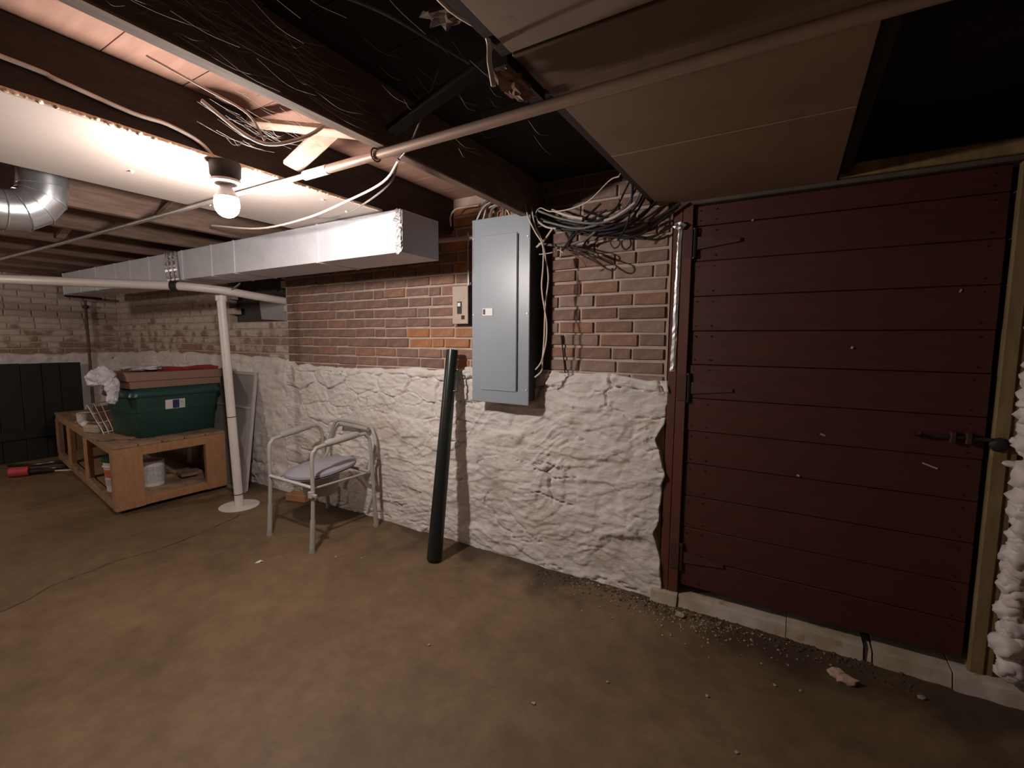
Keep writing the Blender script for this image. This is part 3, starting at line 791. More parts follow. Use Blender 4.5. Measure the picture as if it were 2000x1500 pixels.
# ------------------------------------------------------------------ commode chair
chair = thing('commode_chair', (-2.78, -.38, 0), 'grey tubular metal commode chair with armrests against the whitewashed wall', 'chair')
def side(front, ftop, a0, a1, rtop, rear):
    P = [front, ftop] + [a0, a1] + [rtop, rear]
    return P
def frame(front, rear, zf, zb, name='side_frame'):
    f = Vector(front); q = Vector(rear)
    dirv = (q - f); dirv.z = 0
    A = f + Vector((0, .02, zf - .065)); B = f + dirv * .06 + Vector((0, .012, zf - .012)); C = f + dirv * .17 + Vector((0, 0, zf + .006))
    D = f + dirv * .76 + Vector((0, 0, zb)); E = f + dirv * .86 + Vector((0, 0, zb - .015)); F = f + dirv * .92 + Vector((0, 0, zb - .075))
    path = smoothpath([A - Vector((0, 0, .25)), A, B, C, D, E, F, F.lerp(q + Vector((0, 0, .0)), .35)], 5)
    MB().tube(path, .0125, 12).build(name, m_chair, chair, smooth=True)
    pad = [C.lerp(D, t) + Vector((0, 0, .008)) for t in (.08, .14, .5, .86, .95)]
    MB().tube(pad, [.015, .023, .025, .024, .015], 12).build('arm_pad', m_chair, chair, smooth=True)
    fa = A - Vector((0, 0, .25)); fb = F.lerp(q, .35)
    for top_, foot in ((fa, f), (fb, q)):
        lg = MB().tube([top_ + Vector((0, 0, .02)), top_.lerp(foot, .45)], .0125, 12)
        leg = lg.build('leg', m_chair, chair, smooth=True)
        MB().tube([top_.lerp(foot, .40), foot], .0155, 12).build('leg_extension', m_chair, leg, smooth=True)
        MB().tube([foot + Vector((0, 0, .035)), foot], [.016, .019], 12).build('rubber_foot', m_pail, leg, smooth=True)
    return A, F
A1, F1 = frame((-2.524, -.662, 0), (-2.505, -.150, 0), .665, .695)
A2, F2 = frame((-3.008, -.647, 0), (-3.105, -.100, 0), .660, .690)
MB().tube(smoothpath([(-2.52, -.20, .40), (-2.575, -.13, .46), (-2.55, -.10, .58), (-2.60, -.085, .69), (-2.68, -.08, .715), (-2.94, -.075, .725), (-3.02, -.08, .695), (-3.07, -.09, .58), (-3.06, -.13, .46), (-3.09, -.17, .40)], 5), .0125, 12).build('back_hoop', m_chair, chair, smooth=True)
MB().tube([(-2.64, -.085, .69), (-2.95, -.08, .70)], .017, 10).build('back_band', m_chair, chair, smooth=True)
MB().tube([(-2.524, -.64, .415), (-3.008, -.628, .415)], .011, 10).build('front_rail', m_galv, chair, smooth=True)
MB().tube([(-2.51, -.2, .415), (-3.09, -.16, .415)], .011, 10).build('rear_rail', m_chair, chair, smooth=True)
for s, x in ((-1, -2.524), (1, -3.008)):
    MB().tube([(x - s * .0 + (-.03 if s < 0 else .03), -.63, .40), (x + (-.02 if s < 0 else -.05), -.18, .40)], .008, 10).build('side_rail', m_chair, chair, smooth=True)
MB().tube([(-2.524, -.655, .36), (-2.524, -.655, .395)], .020, 12).build('leg_clamp', m_chair, chair, smooth=True)
MB().obox((-2.50, -.655, .375), (.05, .02, .02)).build('clamp_lug', m_chair, chair, bevel=.004)
def seat_ring(k, dz, cx=-2.77, cy=-.40, hx=.215, hy=.22):
    out = []
    for i in range(32):
        t = 2 * math.pi * i / 32
        c, s_ = math.cos(t), math.sin(t)
        x = k * hx * math.copysign(abs(c) ** .75, c); yv = k * hy * math.copysign(abs(s_) ** .75, s_)
        z = .452 + dz + .16 * x * .5 + .10 * (yv)
        out.append((cx + x, cy + yv, z))
    return out
MB().loft([seat_ring(.93, -.012), seat_ring(1, -.004), seat_ring(1.0, .012), seat_ring(.92, .022), seat_ring(.6, .032), seat_ring(.15, .036)]).build('seat_pad', m_seat, chair, smooth=True)
MB().loft([[(x, y, z - .022) for x, y, z in seat_ring(.9, 0)], [(x, y, z - .014) for x, y, z in seat_ring(.98, 0)]]).build('seat_rim', m_plate, chair, smooth=True)
pl = MB().lathe([(.105, 0), (.115, .02), (.130, .14), (.138, .145), (.138, .155)], (-2.78, -.40, .275), 28).build('pail', m_pail, chair, smooth=True)

# ------------------------------------------------------------------ workbench
bench = thing('workbench', (-5.5, -.62, 0), 'low rough lumber workbench with open frame and lower shelf', 'workbench')
N = (-4.30, -1.06); Rr = (-4.29, -.262); LN = (-6.83, -.735); LR = (-6.85, -.18)
BT = .53
def lerp2(a, b, t): return (a[0] + (b[0] - a[0]) * t, a[1] + (b[1] - a[1]) * t)
nb_ = 5
for i in range(nb_):
    t0, t1 = i / nb_ + .004, (i + 1) / nb_ - .004
    a, b, c, d = lerp2(N, Rr, t0), lerp2(N, Rr, t1), lerp2(LN, LR, t1), lerp2(LN, LR, t0)
    MB().prism([a, b, c, d], BT - .022, BT - .002 * (i % 2)).build('top_board', m_lumberdark, bench, bevel=.003)
def rail(a, b, z0, z1, th, name, mat, inset=.0):
    A = Vector((a[0], a[1], (z0 + z1) / 2)); B = Vector((b[0], b[1], (z0 + z1) / 2))
    return MB().beam(A, B, th, z1 - z0).build(name, mat, bench, bevel=.003)
rail((-4.318, -.95), (-4.308, -.27), BT - .095, BT - .023, .038, 'apron', m_lumber)
rail((-4.34, -1.03), (-6.80, -.715), BT - .075, BT - .023, .038, 'apron', m_lumberdark)
rail((-4.32, -1.04), (-4.31, -.265), .035, .095, .045, 'lower_rail', m_lumber)
rail((-4.34, -1.035), (-6.78, -.72), .03, .10, .045, 'lower_rail', m_lumberdark)
rail((-4.34, -.29), (-6.78, -.21), .03, .10, .045, 'lower_rail', m_lumberdark)
MB().prism([(-4.345, -1.0), (-4.335, -.30), (-6.75, -.22), (-6.75, -.68)], .082, .098).build('lower_shelf', m_lumberdark, bench)
MB().box(-4.335, -4.295, -1.062, -.875, .03, BT - .024).build('leg', m_lumber, bench, bevel=.003)
MB().box(-4.33, -4.29, -.425, -.262, .03, BT - .024).build('leg', m_lumber, bench, bevel=.003)
MB().box(-4.375, -4.335, -1.058, -1.02, .03, BT - .024).build('leg', m_lumberdark, bench)
for t in (.40, .72, .985):
    p = lerp2((-4.34, -1.033), (-6.80, -.717), t)
    MB().box(p[0] - .045, p[0] + .045, p[1] - .018, p[1] + .02, .095, BT - .07).build('leg', m_lumber if t < .9 else m_lumberdark, bench)
MB().box(-6.82, -6.78, -.70, -.52, .0, BT - .024).build('leg', m_lumberdark, bench)
MB().box(-6.82, -6.78, -.34, -.19, .0, BT - .024).build('leg', m_lumberdark, bench)
for x, yv in ((-4.40, -.98), (-4.38, -.32), (-6.7, -.66)):
    cs = MB().tube([(x - .012, yv, .017), (x + .012, yv, .017)], .017, 12).build('caster', m_galv, bench, smooth=True)
# green tote with lid
tote = thing('storage_tote', (-4.72, -.53, BT), 'dark green plastic storage tote with lid on the workbench', 'tote')
TC = (-4.72, -.535); rot = .05
rg = lambda hx, hy, r_, z: rrect(TC[0], TC[1], hx, hy, r_, z, 4, rot)
MB().loft([rg(.215, .292, .05, BT + .001), rg(.225, .305, .05, BT + .02), rg(.238, .318, .045, BT + .21), rg(.245, .326, .045, BT + .213), rg(.252, .334, .045, BT + .335)]).build('tub', m_green, tote, smooth=True)
MB().loft([rg(.262, .350, .05, BT + .335), rg(.268, .358, .05, BT + .345), rg(.265, .352, .05, BT + .375), rg(.245, .325, .04, BT + .405), rg(.24, .32, .04, BT + .407)]).build('lid', m_greenlid, tote, smooth=True)
for s_ in (-1, 1):
    MB().obox((TC[0] - s_ * .03 * 0, TC[1] + s_ * .372, BT + .357), (.16, .05, .022), (0, 0, rot)).build('lid_handle', m_greenlid, tote, bevel=.008)
fx = TC[0] + .246
lb = MB().obox((fx + .006, -.56, BT + .262), (.004, .150, .078), (0, .06, rot)).build('label_sticker', m_plate, tote)
MB().obox((fx + .0095, -.555, BT + .262), (.003, .05, .070), (0, .06, rot)).build('blue_print', m_blue, tote)
MB().obox((fx + .0095, -.608, BT + .258), (.003, .044, .050), (0, .06, rot)).build('pale_print', m_pinkprint, tote)
MB().obox((fx + .0095, -.508, BT + .262), (.003, .026, .055), (0, .06, rot)).build('small_print', m_greylabel, tote)

# flat cardboard box, folder and bags on the tote
ZB = BT + .408
cb = thing('cardboard_box', (-4.70, -.53, ZB), 'flat pinkish-brown cardboard box lying on the green tote', 'box')
MB().obox((-4.70, -.525, ZB + .030), (.42, .70, .058), (0, 0, .05)).build('box_base', m_card, cb, bevel=.003)
MB().obox((-4.70, -.525, ZB + .096), (.44, .725, .070), (0, 0, .05)).build('box_lid', m_card, cb, bevel=.003)
ZC = ZB + .1315
rdx = MB()
rings = []
for i in range(15):
    t = i / 14; yv = -.62 + .44 * t
    zt = ZC + .004 + .010 * math.sin(t * 9) * (1 - t) + .012 * t
    rings.append([(-4.52, yv, ZC + .0005), (-4.50, yv, zt + .008), (-4.65, yv, zt + .02), (-4.78, yv, zt + .006), (-4.78, yv, ZC + .0005)])
rdx.loft(rings)
tag(rdx.build('red_cloth', m_red, None), 'folded red cloth on top of the cardboard box', 'cloth')
fs_ = MB().lump((-4.66, -.72, ZC + .026), .10, 3, .45, 2.2, 9, (1.3, 1.5, .22)).build('plastic_bag', m_bag)
tag(fs_, 'crumpled white plastic bag lying flat on the cardboard box', 'bag')
bg = MB()
for i, (c, rad, sq) in enumerate((((-4.62, -1.00, 1.03), .085, (1.0, .95, .95)), ((-4.55, -.955, .955), .062, (.7, .7, 1.4)), ((-4.53, -.965, .87), .035, (.8, 1, 1.2)))):
    bg.lump(c, rad, 4, .38, 1.5, i + 20, sq)
bgo = bg.build('plastic_bag', m_bag, None, smooth=True)
tag(bgo, 'bunched white plastic bag hanging off the left end of the box', 'bag')
bump_n = m_bag.node_tree
bump(bump_n, bump_n.nodes['Principled BSDF'], noise_tex(bump_n, 22, 5, dist=1.2), .9, .02)

# clutter on the workbench
rk = thing('wire_rack', (-5.1, -.86, BT), 'white wire rack tipped on its side among scraps at the bench edge', 'rack')
RQ = [Vector(q) for q in ((-5.20, -.925, .765), (-5.22, -.735, .785), (-4.97, -.765, .560), (-4.95, -.905, .545))]
RN = (RQ[1] - RQ[0]).cross(RQ[3] - RQ[0]).normalized()
def rp(u, v, d=0): return RQ[0].lerp(RQ[1], u).lerp(RQ[3].lerp(RQ[2], u), v) + RN * d
for i in range(5):
    MB().tube(smoothpath([rp(i / 4, 0, .05), rp(i / 4, 0), rp(i / 4, .5), rp(i / 4, 1), rp(i / 4, 1, .05)], 3), .0035, 6).build('wire', m_plate, rk)
for v in (0, .33, .66, 1):
    MB().tube([rp(0, v), rp(1, v)], .0045, 6).build('rail_wire', m_plate, rk)
for i, (c, sz, ro, mt) in enumerate((((-5.16, -.80, .640), (.30, .16, .02), (0, .68, .05), m_card), ((-5.13, -.69, .645), (.34, .035, .03), (0, .68, .05), m_lumber), ((-5.10, -.64, .66), (.36, .03, .03), (0, .70, .05), m_pvc),
                                     ((-5.62, -.72, .545), (.42, .10, .022), (0, 0, .5), m_scrap), ((-5.75, -.60, .545), (.5, .08, .025), (0, 0, -.3), m_lumber), ((-6.2, -.62, .545), (.4, .12, .025), (0, 0, .2), m_scrap), ((-4.72, -1.0, .541), (.25, .06, .018), (0, 0, .1), m_scrap), ((-4.62, -.94, .542), (.3, .03, .02), (0, 0, .6), m_scrap))):
    o = MB().obox(c, sz, ro).build('wood_scrap', mt, None, bevel=.003)
    tag(o, ['pinkish-brown board under the wire rack', 'yellowish wood strip under the wire rack', 'pale plastic strip beside the tote under the wire rack', 'grey-brown scrap board behind the glass jar on the bench', 'orange wood offcut lying across the far half of the bench',
            'dark scrap board at the far end of the bench top', 'short dark stick at the near bench corner', 'thin stick slanting toward the tote at the near bench corner'][i], 'wood scrap', 'scraps on the workbench')
br = MB().obox((-5.10, -.965 + .04, BT + .035), (.16, .06, .068), (0, 0, .3)).build('concrete_block', m_sill, None, bevel=.012)
tag(br, 'pale broken block at the bench edge below the wire rack', 'block')
jar = thing('glass_jar', (-5.75, -.80, BT), 'small milky cup lying among scraps on the workbench', 'cup')
MB().lathe([(.045, 0), (.055, .03), (.06, .10), (.055, .10), (.04, .01)], (-5.72, -.80, BT + .001), 20, cap=False).build('cup_body', m_bag, jar, smooth=True)
MB().lathe([(.03, 0), (.058, .006), (.03, .012)], (-5.72, -.80, BT + .1), 20).build('cup_lid', m_plate, jar, smooth=True)
j2_ = MB().lump((-5.5, -.86, BT + .03), .035, 2, .3, 2, 3, (1.5, 1, .85)).build('crumpled_paper', m_plate, None)
tag(j2_, 'crumpled white paper between the cup and the wire rack', 'paper')

# under the workbench
ZS = .099
bk1 = thing('paint_bucket', (-4.72, -.88, ZS), 'white bucket with orange label and green rim on the lower bench shelf', 'bucket')
MB().lathe([(.082, 0), (.098, .26)], (-4.70, -.90, ZS), 28).build('bucket_body', m_plate, bk1, smooth=True)
MB().lathe([(.100, .245), (.106, .25), (.106, .275), (.098, .28), (.04, .282)], (-4.70, -.90, ZS), 28).build('rim', m_green, bk1, smooth=True)
MB().lathe([(.0905, .12), (.0945, .185)], (-4.70, -.90, ZS), 28, cap=False).build('orange_label', m_orangelabel, bk1, smooth=True)
MB().lathe([(.0865, .05), (.0900, .105)], (-4.70, -.90, ZS), 28, cap=False).build('grey_label', m_greylabel, bk1, smooth=True)
MB().lathe([(.099, .2), (.1025, .205), (.103, .212), (.0995, .218)], (-4.70, -.90, ZS), 28, cap=False).build('hoop', m_plate, bk1, smooth=True)
bk2 = thing('white_tub', (-4.55, -.80, ZS), 'white plastic tub on the lower bench shelf beside the front post', 'tub')
MB().lathe([(.082, 0), (.088, .21), (.084, .215), (.08, .2)], (-4.62, -.70, ZS), 28).build('tub_body', m_plate, bk2, smooth=True)
MB().lathe([(.0855, .03), (.088, .17)], (-4.62, -.70, ZS), 28, cap=False).build('grey_label', m_greylabel, bk2, smooth=True)
for i, (a, b, w_, h_, mt) in enumerate((((-5.9, -.25, .12), (-4.55, -.45, .13), .12, .025, m_scrap), ((-5.2, -.55, .12), (-4.6, -.35, .118), .07, .03, m_lumberdark), ((-5.6, -.20, .3), (-4.75, -.14, .42), .10, .02, m_lumber), ((-4.95, -.2, .11), (-4.9, -.17, .48), .06, .03, m_scrap), ((-5.1, -.2, .11), (-5.12, -.16, .47), .05, .02, m_pvc))):
    o = MB().beam(a, b, w_, h_).build('stored_plank', mt, None, bevel=.003)
    tag(o, ['long grey plank lying on the lower bench shelf', 'short lumber piece lying on the lower bench shelf', 'light board slanting behind the lower bench shelf', 'brown stick standing behind the lower bench shelf', 'pale strip standing behind the lower bench shelf'][i], 'plank', 'planks stored under the workbench')

# leaning storm window behind the standpipe
sc = thing('storm_window', (-4.35, -.2, 0), 'aluminium framed storm window leaning behind the white upright pipe', 'window')
b0 = Vector((-4.72, -.235, .012)); b1 = Vector((-4.035, -.24, .012)); t0 = Vector((-4.80, -.055, 1.035)); t1 = Vector((-4.12, -.055, 1.03))
nrm = (b1 - b0).cross(t0 - b0).normalized()
def fr_(a, b, w_, name, mt=m_alu): return MB().beam(a, b, w_, .022, nrm).build(name, mt, sc, bevel=.002)
fr_(b1, t1, .03, 'stile'); fr_(b0, t0, .03, 'stile'); fr_(t0, t1, .03, 'top_rail'); fr_(b0, b1, .03, 'bottom_rail')
fr_(b0.lerp(t0, .70), b1.lerp(t1, .70), .022, 'meeting_rail')
fr_(b0.lerp(b1, .93).lerp(t0.lerp(t1, .93), .02), b0.lerp(b1, .93).lerp(t0.lerp(t1, .93), .70), .03, 'inner_stile', m_galvdark)
for (s0, s1) in ((.02, .69), (.71, .99)):
    q = [b0.lerp(t0, s0), b1.lerp(t1, s0), b1.lerp(t1, s1), b0.lerp(t0, s1)]
    MB().hexa([p - nrm * .002 for p in q] + [p + nrm * .002 for p in q]).build('pane', m_glass, sc)

# sooty plank partition on the far side wall
pt = thing('plank_partition', (-7.09, -1.4, 0), 'black sooty plank partition against the far side wall', 'partition')
y = -.42; r = random.Random(6)
while y > -3.4:
    w_ = r.uniform(.14, .19)
    MB().box(-7.10, -7.07 + r.uniform(0, .006), y - w_ + .003, y, .0, 1.06 + r.uniform(-.004, .004)).build('plank', m_blacksoot, pt, bevel=.003)
    y -= w_
MB().box(-7.07, -7.045, -3.4, -.43, .25, .33).build('cross_batten', m_blacksoot, pt)

# things on the floor at the far left
rt = thing('red_tool', (-6.32, -1.12, 0), 'red cylindrical tool lying on the floor at the far left', 'tool')
MB().tube([(-6.36, -1.20, .048), (-6.30, -1.08, .048)], .047, 16).build('red_body', m_red, rt, smooth=True)
MB().tube([(-6.30, -1.08, .04), (-6.22, -.92, .03)], [.03, .018], 12).build('dark_handle', m_black, rt, smooth=True)
hs = MB().tube(smoothpath([(-6.5, -1.0, .015), (-6.35, -.86, .02), (-6.4, -.74, .015), (-6.6, -.80, .03), (-6.7, -.95, .02), (-6.9, -1.1, .015)], 6), .014, 8).build('black_hose', m_black, None, smooth=True)
tag(hs, 'black hose coiled on the floor beside the red tool', 'hose')
stk = MB().beam((-6.32, -.92, .006), (-6.18, -.78, .006), .012, .01).build('pale_stick', m_pvc); tag(stk, 'short pale stick on the floor in front of the black hose', 'stick')

# ------------------------------------------------------------------ cables
BLACK_CABLES = [
  ( 0.007 , [(-0.564, -0.09, 2.116), (-0.642, -0.09, 1.977), (-0.787, -0.09, 1.908), (-0.981, -0.09, 1.912), (-1.194, -0.09, 1.987), (-1.289, -0.09, 2.071)] ),
  ( 0.006 , [(-0.616, -0.12, 2.156), (-0.677, -0.12, 2.011), (-0.812, -0.12, 1.93), (-1.012, -0.12, 1.93), (-1.226, -0.12, 1.99)] ),
  ( 0.006 , [(-0.644, -0.11, 2.195), (-0.705, -0.11, 2.066), (-0.795, -0.11, 1.968), (-0.988, -0.11, 1.948), (-1.2, -0.11, 2.011), (-1.33, -0.11, 2.091), (-1.484, -0.11, 2.15), (-1.591, -0.11, 2.136), (-1.624, -0.11, 2.064)] ),
  ( 0.007 , [(-0.484, -0.07, 2.001), (-0.688, -0.07, 1.911), (-0.889, -0.07, 1.906), (-1.126, -0.07, 1.97), (-1.269, -0.07, 2.017)] ),
  ( 0.006 , [(-0.497, -0.06, 1.991), (-0.677, -0.06, 1.882), (-0.865, -0.06, 1.892), (-1.069, -0.06, 1.952), (-1.252, -0.06, 2.037)] ),
  ( 0.006 , [(-0.527, -0.05, 1.906), (-0.641, -0.05, 1.86), (-0.754, -0.05, 1.89), (-0.955, -0.05, 1.946), (-1.168, -0.05, 2.029), (-1.271, -0.05, 2.061)] ),
  ( 0.005 , [(-0.697, -0.16, 2.198), (-0.694, -0.16, 2.027), (-0.715, -0.16, 1.91), (-0.759, -0.16, 1.842)] ),
  ( 0.006 , [(-0.593, -0.13, 2.126), (-0.71, -0.13, 1.94), (-0.894, -0.13, 1.912), (-1.112, -0.13, 1.974), (-1.253, -0.13, 2.035), (-1.419, -0.13, 2.124), (-1.541, -0.13, 2.13), (-1.559, -0.13, 2.052)] ),
  ( 0.006 , [(-0.55, -0.1, 2.064), (-0.693, -0.1, 1.94), (-0.893, -0.1, 1.934), (-1.097, -0.1, 1.984), (-1.249, -0.1, 1.975)] ),
  ( 0.005 , [(-0.666, -0.14, 2.213), (-0.732, -0.14, 2.086), (-0.798, -0.14, 1.986), (-0.947, -0.14, 1.952), (-1.154, -0.14, 2.02)] ),
  ( 0.006 , [(-0.871, -0.1, 2.051), (-0.936, -0.1, 2.001), (-1.021, -0.1, 1.928), (-1.055, -0.1, 1.862)] ),
  ( 0.006 , [(-0.829, -0.13, 2.005), (-0.951, -0.13, 1.945), (-1.03, -0.13, 1.875), (-1.071, -0.13, 1.826)] ),
  ( 0.005 , [(-0.9, -0.08, 1.928), (-0.97, -0.08, 1.857), (-0.984, -0.08, 1.835)] ),
  ( 0.007 , [(-1.308, -0.08, 2.098), (-1.468, -0.08, 2.181), (-1.6, -0.08, 2.162), (-1.675, -0.08, 2.077)] ),
  ( 0.006 , [(-1.29, -0.1, 2.069), (-1.403, -0.1, 2.124), (-1.5, -0.1, 2.126), (-1.514, -0.1, 2.058)] ),
  ( 0.004 , [(-1.122, -0.015, 1.38), (-1.103, -0.015, 1.25), (-1.088, -0.015, 1.119)] ),
  ( 0.006 , [(-0.741, -0.8, 2.169), (-0.73, -0.63, 2.163), (-0.704, -0.46, 2.141), (-0.667, -0.29, 2.125), (-0.638, -0.12, 2.082)] ),
  ( 0.006 , [(-0.681, -0.8, 2.16), (-0.691, -0.573, 2.164), (-0.686, -0.347, 2.165), (-0.656, -0.12, 2.128)] ),
]
GREY_CABLES = [
  ( 0.006 , [(-0.685, -0.15, 2.119), (-0.716, -0.15, 2.014), (-0.82, -0.15, 1.95), (-0.971, -0.15, 1.927), (-1.173, -0.15, 1.988)] ),
  ( 0.006 , [(-0.628, -0.16, 2.107), (-0.707, -0.16, 1.977), (-0.862, -0.16, 1.938), (-1.054, -0.16, 1.982), (-1.2, -0.16, 2.043)] ),
  ( 0.007 , [(-1.224, -0.11, 1.882), (-1.075, -0.11, 1.859), (-0.952, -0.11, 1.876), (-0.875, -0.11, 1.924)] ),
  ( 0.007 , [(-1.311, -0.12, 2.045), (-1.364, -0.12, 2.119), (-1.442, -0.12, 2.119), (-1.449, -0.12, 2.051)] ),
  ( 0.007 , [(-1.345, -0.13, 2.052), (-1.385, -0.13, 2.102), (-1.325, -0.13, 2.111), (-1.273, -0.13, 2.087)] ),
  ( 0.006 , [(-1.534, -0.13, 2.054), (-1.516, -0.13, 2.104), (-1.436, -0.13, 2.121), (-1.335, -0.13, 2.101)] ),
]
CABLE_LOOPS = [
  ( 0.004 , [(-1.09, -0.09, 1.862), (-0.994, -0.09, 1.831), (-0.879, -0.09, 1.784), (-0.801, -0.09, 1.747), (-0.786, -0.09, 1.723), (-0.816, -0.09, 1.712), (-0.906, -0.09, 1.765), (-0.999, -0.09, 1.813), (-1.084, -0.09, 1.85)] ),
  ( 0.004 , [(-1.075, -0.11, 1.862), (-0.957, -0.11, 1.827), (-0.885, -0.11, 1.8), (-0.877, -0.11, 1.781), (-0.904, -0.11, 1.781), (-0.979, -0.11, 1.819)] ),
  ( 0.004 , [(-0.818, -0.06, 1.897), (-0.83, -0.06, 1.857), (-0.808, -0.06, 1.827), (-0.781, -0.06, 1.845), (-0.79, -0.06, 1.884)] ),
]
RED_CABLES = [
  ( 0.003 , [(-1.042, -0.1, 1.821), (-0.995, -0.1, 1.792), (-0.959, -0.1, 1.763), (-0.95, -0.1, 1.741), (-0.967, -0.1, 1.734)] ),
]
WHITE_CABLES = {
  'arc1' : ( 0.005 , [(-1.628, -0.13, 2.054), (-1.577, -0.13, 2.123), (-1.506, -0.13, 2.142), (-1.443, -0.13, 2.116), (-1.408, -0.13, 2.069), (-1.395, -0.13, 2.031)] ),
  'arc2' : ( 0.005 , [(-1.587, -0.12, 2.057), (-1.566, -0.12, 2.107), (-1.509, -0.12, 2.125), (-1.432, -0.12, 2.134)] ),
  'stub' : ( 0.006 , [(-1.423, -0.14, 2.161), (-1.416, -0.14, 2.118), (-1.399, -0.14, 2.085)] ),
  'drop1' : ( 0.0045 , [(-1.268, -0.19, 2.082), (-1.245, -0.19, 2.007), (-1.204, -0.19, 1.93), (-1.156, -0.19, 1.851), (-1.152, -0.19, 1.744), (-1.159, -0.19, 1.637), (-1.142, -0.19, 1.528), (-1.126, -0.19, 1.446), (-1.127, -0.19, 1.351), (-1.141, -0.19, 1.282), (-1.159, -0.19, 1.229), (-1.19, -0.19, 1.191)] ),
  'drop2' : ( 0.0045 , [(-1.238, -0.17, 2.064), (-1.215, -0.17, 1.967), (-1.173, -0.17, 1.888), (-1.144, -0.17, 1.773), (-1.13, -0.17, 1.678), (-1.144, -0.17, 1.557), (-1.148, -0.17, 1.461), (-1.15, -0.17, 1.364), (-1.158, -0.17, 1.253), (-1.163, -0.17, 1.186), (-1.204, -0.17, 1.147)] ),
  'short' : ( 0.006 , [(-1.12, -0.15, 1.942), (-1.168, -0.15, 1.888), (-1.215, -0.15, 1.855)] ),
  'thin' : ( 0.003 , [(-1.214, -0.12, 1.822), (-1.145, -0.12, 1.824), (-1.094, -0.12, 1.835), (-1.069, -0.12, 1.817)] ),
  'sweep' : ( 0.003 , [(-0.715, -0.3, 2.097), (-0.767, -0.276, 2.094), (-0.877, -0.251, 2.026), (-0.995, -0.227, 2.007), (-1.108, -0.203, 2.018), (-1.178, -0.179, 2.051), (-1.218, -0.154, 2.038), (-1.221, -0.13, 2.004)] ),
  'fork' : ( 0.003 , [(-0.73, -0.3, 2.18), (-0.702, -0.3, 2.128), (-0.715, -0.3, 2.094)] ),
  'strip' : ( 0.007 , [(-1.115, -0.17, 2.034), (-1.026, -0.17, 1.994), (-0.941, -0.17, 1.968)] ),
  'dash' : ( 0.005 , [(-1.21, -0.15, 1.993), (-1.16, -0.15, 1.957), (-1.099, -0.15, 1.94)] ),
  'bright' : ( 0.007 , [(-0.669, -0.19, 2.002), (-0.713, -0.19, 1.975), (-0.767, -0.19, 1.949), (-0.819, -0.19, 1.938)] ),
  'left' : ( 0.005 , [(-1.844, -0.1, 2.051), (-1.847, -0.1, 2.104), (-1.815, -0.1, 2.145), (-1.744, -0.1, 2.151), (-1.635, -0.1, 2.147)] ),
  'upper' : ( 0.005 , [(-0.769, -0.75, 2.194), (-0.775, -0.6, 2.192), (-0.759, -0.45, 2.185)] ),
}

def cable(path, r_, mat, name, label, group=None, k=6):
    o = MB().tube(smoothpath(path, k), r_, 8).build(name, mat, None, smooth=True)
    return tag(o, label, 'cable', group)
for i, (r_, p) in enumerate(BLACK_CABLES):
    lab = 'black cable in the tangle sagging between the breaker panel and the door'
    grp = 'black cables in the tangle'
    if i == 15: lab, grp = 'thin black wire hanging down the brick right of the breaker panel', None
    if i in (16, 17): lab, grp = 'black cable running along the ceiling sheet edge into the tangle', 'black cables along the ceiling edge'
    if i in (13, 14): lab, grp = 'black cable arching over the top of the breaker panel', 'black cables arching over the panel'
    if i == 6: lab, grp = 'black cable dropping straight down in front of the tangle', None
    if i in (10, 11, 12): lab, grp = 'short black cable crossing below the tangle toward the brick', 'short black cable ends'
    cable(p, r_, m_cabblack, 'black_cable', lab, grp)
for i, (r_, p) in enumerate(GREY_CABLES):
    lab, grp = (('grey cable arching over the top of the breaker panel', 'grey cables over the panel') if i > 2 else ('grey cable sweeping through the black tangle', 'grey cables in the tangle'))
    if i == 2: lab, grp = 'thick grey cable end lying level below the tangle', None
    cable(p, r_, m_cabgrey, 'grey_cable', lab, grp)
for i, (r_, p) in enumerate(CABLE_LOOPS):
    cable(p, r_, m_cabbrown, 'cable_loop', ['long flattened loop of brown cable hanging on the brick', 'small brown cable loop above the long flattened loop', 'round dark cable loop hanging alone on the brick'][i])
for r_, p in RED_CABLES: cable(p, r_, m_cabred, 'red_wire', 'short curled red wire below the cable tangle')
WL = dict(arc1='white cable in a tall arch over the breaker panel', arc2='white cable in a low arch at the panel top left', stub='short white cable end standing above the panel', drop1='white cable hanging beside the panel, upper end nearest the panel',
          drop2='white cable hanging beside the panel, ending lowest in a hook', short='short slanting white cable end right of the panel', thin='thin bent white wire at the shadow right of the panel', sweep='thin white wire sweeping up from the tangle to the ceiling',
          fork='thin forked white wire at the ceiling sheet edge', strip='flat white cable on top of the tangle next to the panel', dash='white cable curling under the tangle by the panel', bright='thick bright white cable in the middle of the tangle',
          left='white cable curling in from the left above the panel', upper='white cable hanging along the ceiling sheet edge above the tangle')
for k, (r_, p) in WHITE_CABLES.items(): cable(p, r_, m_cabwhite, 'white_cable', WL[k])
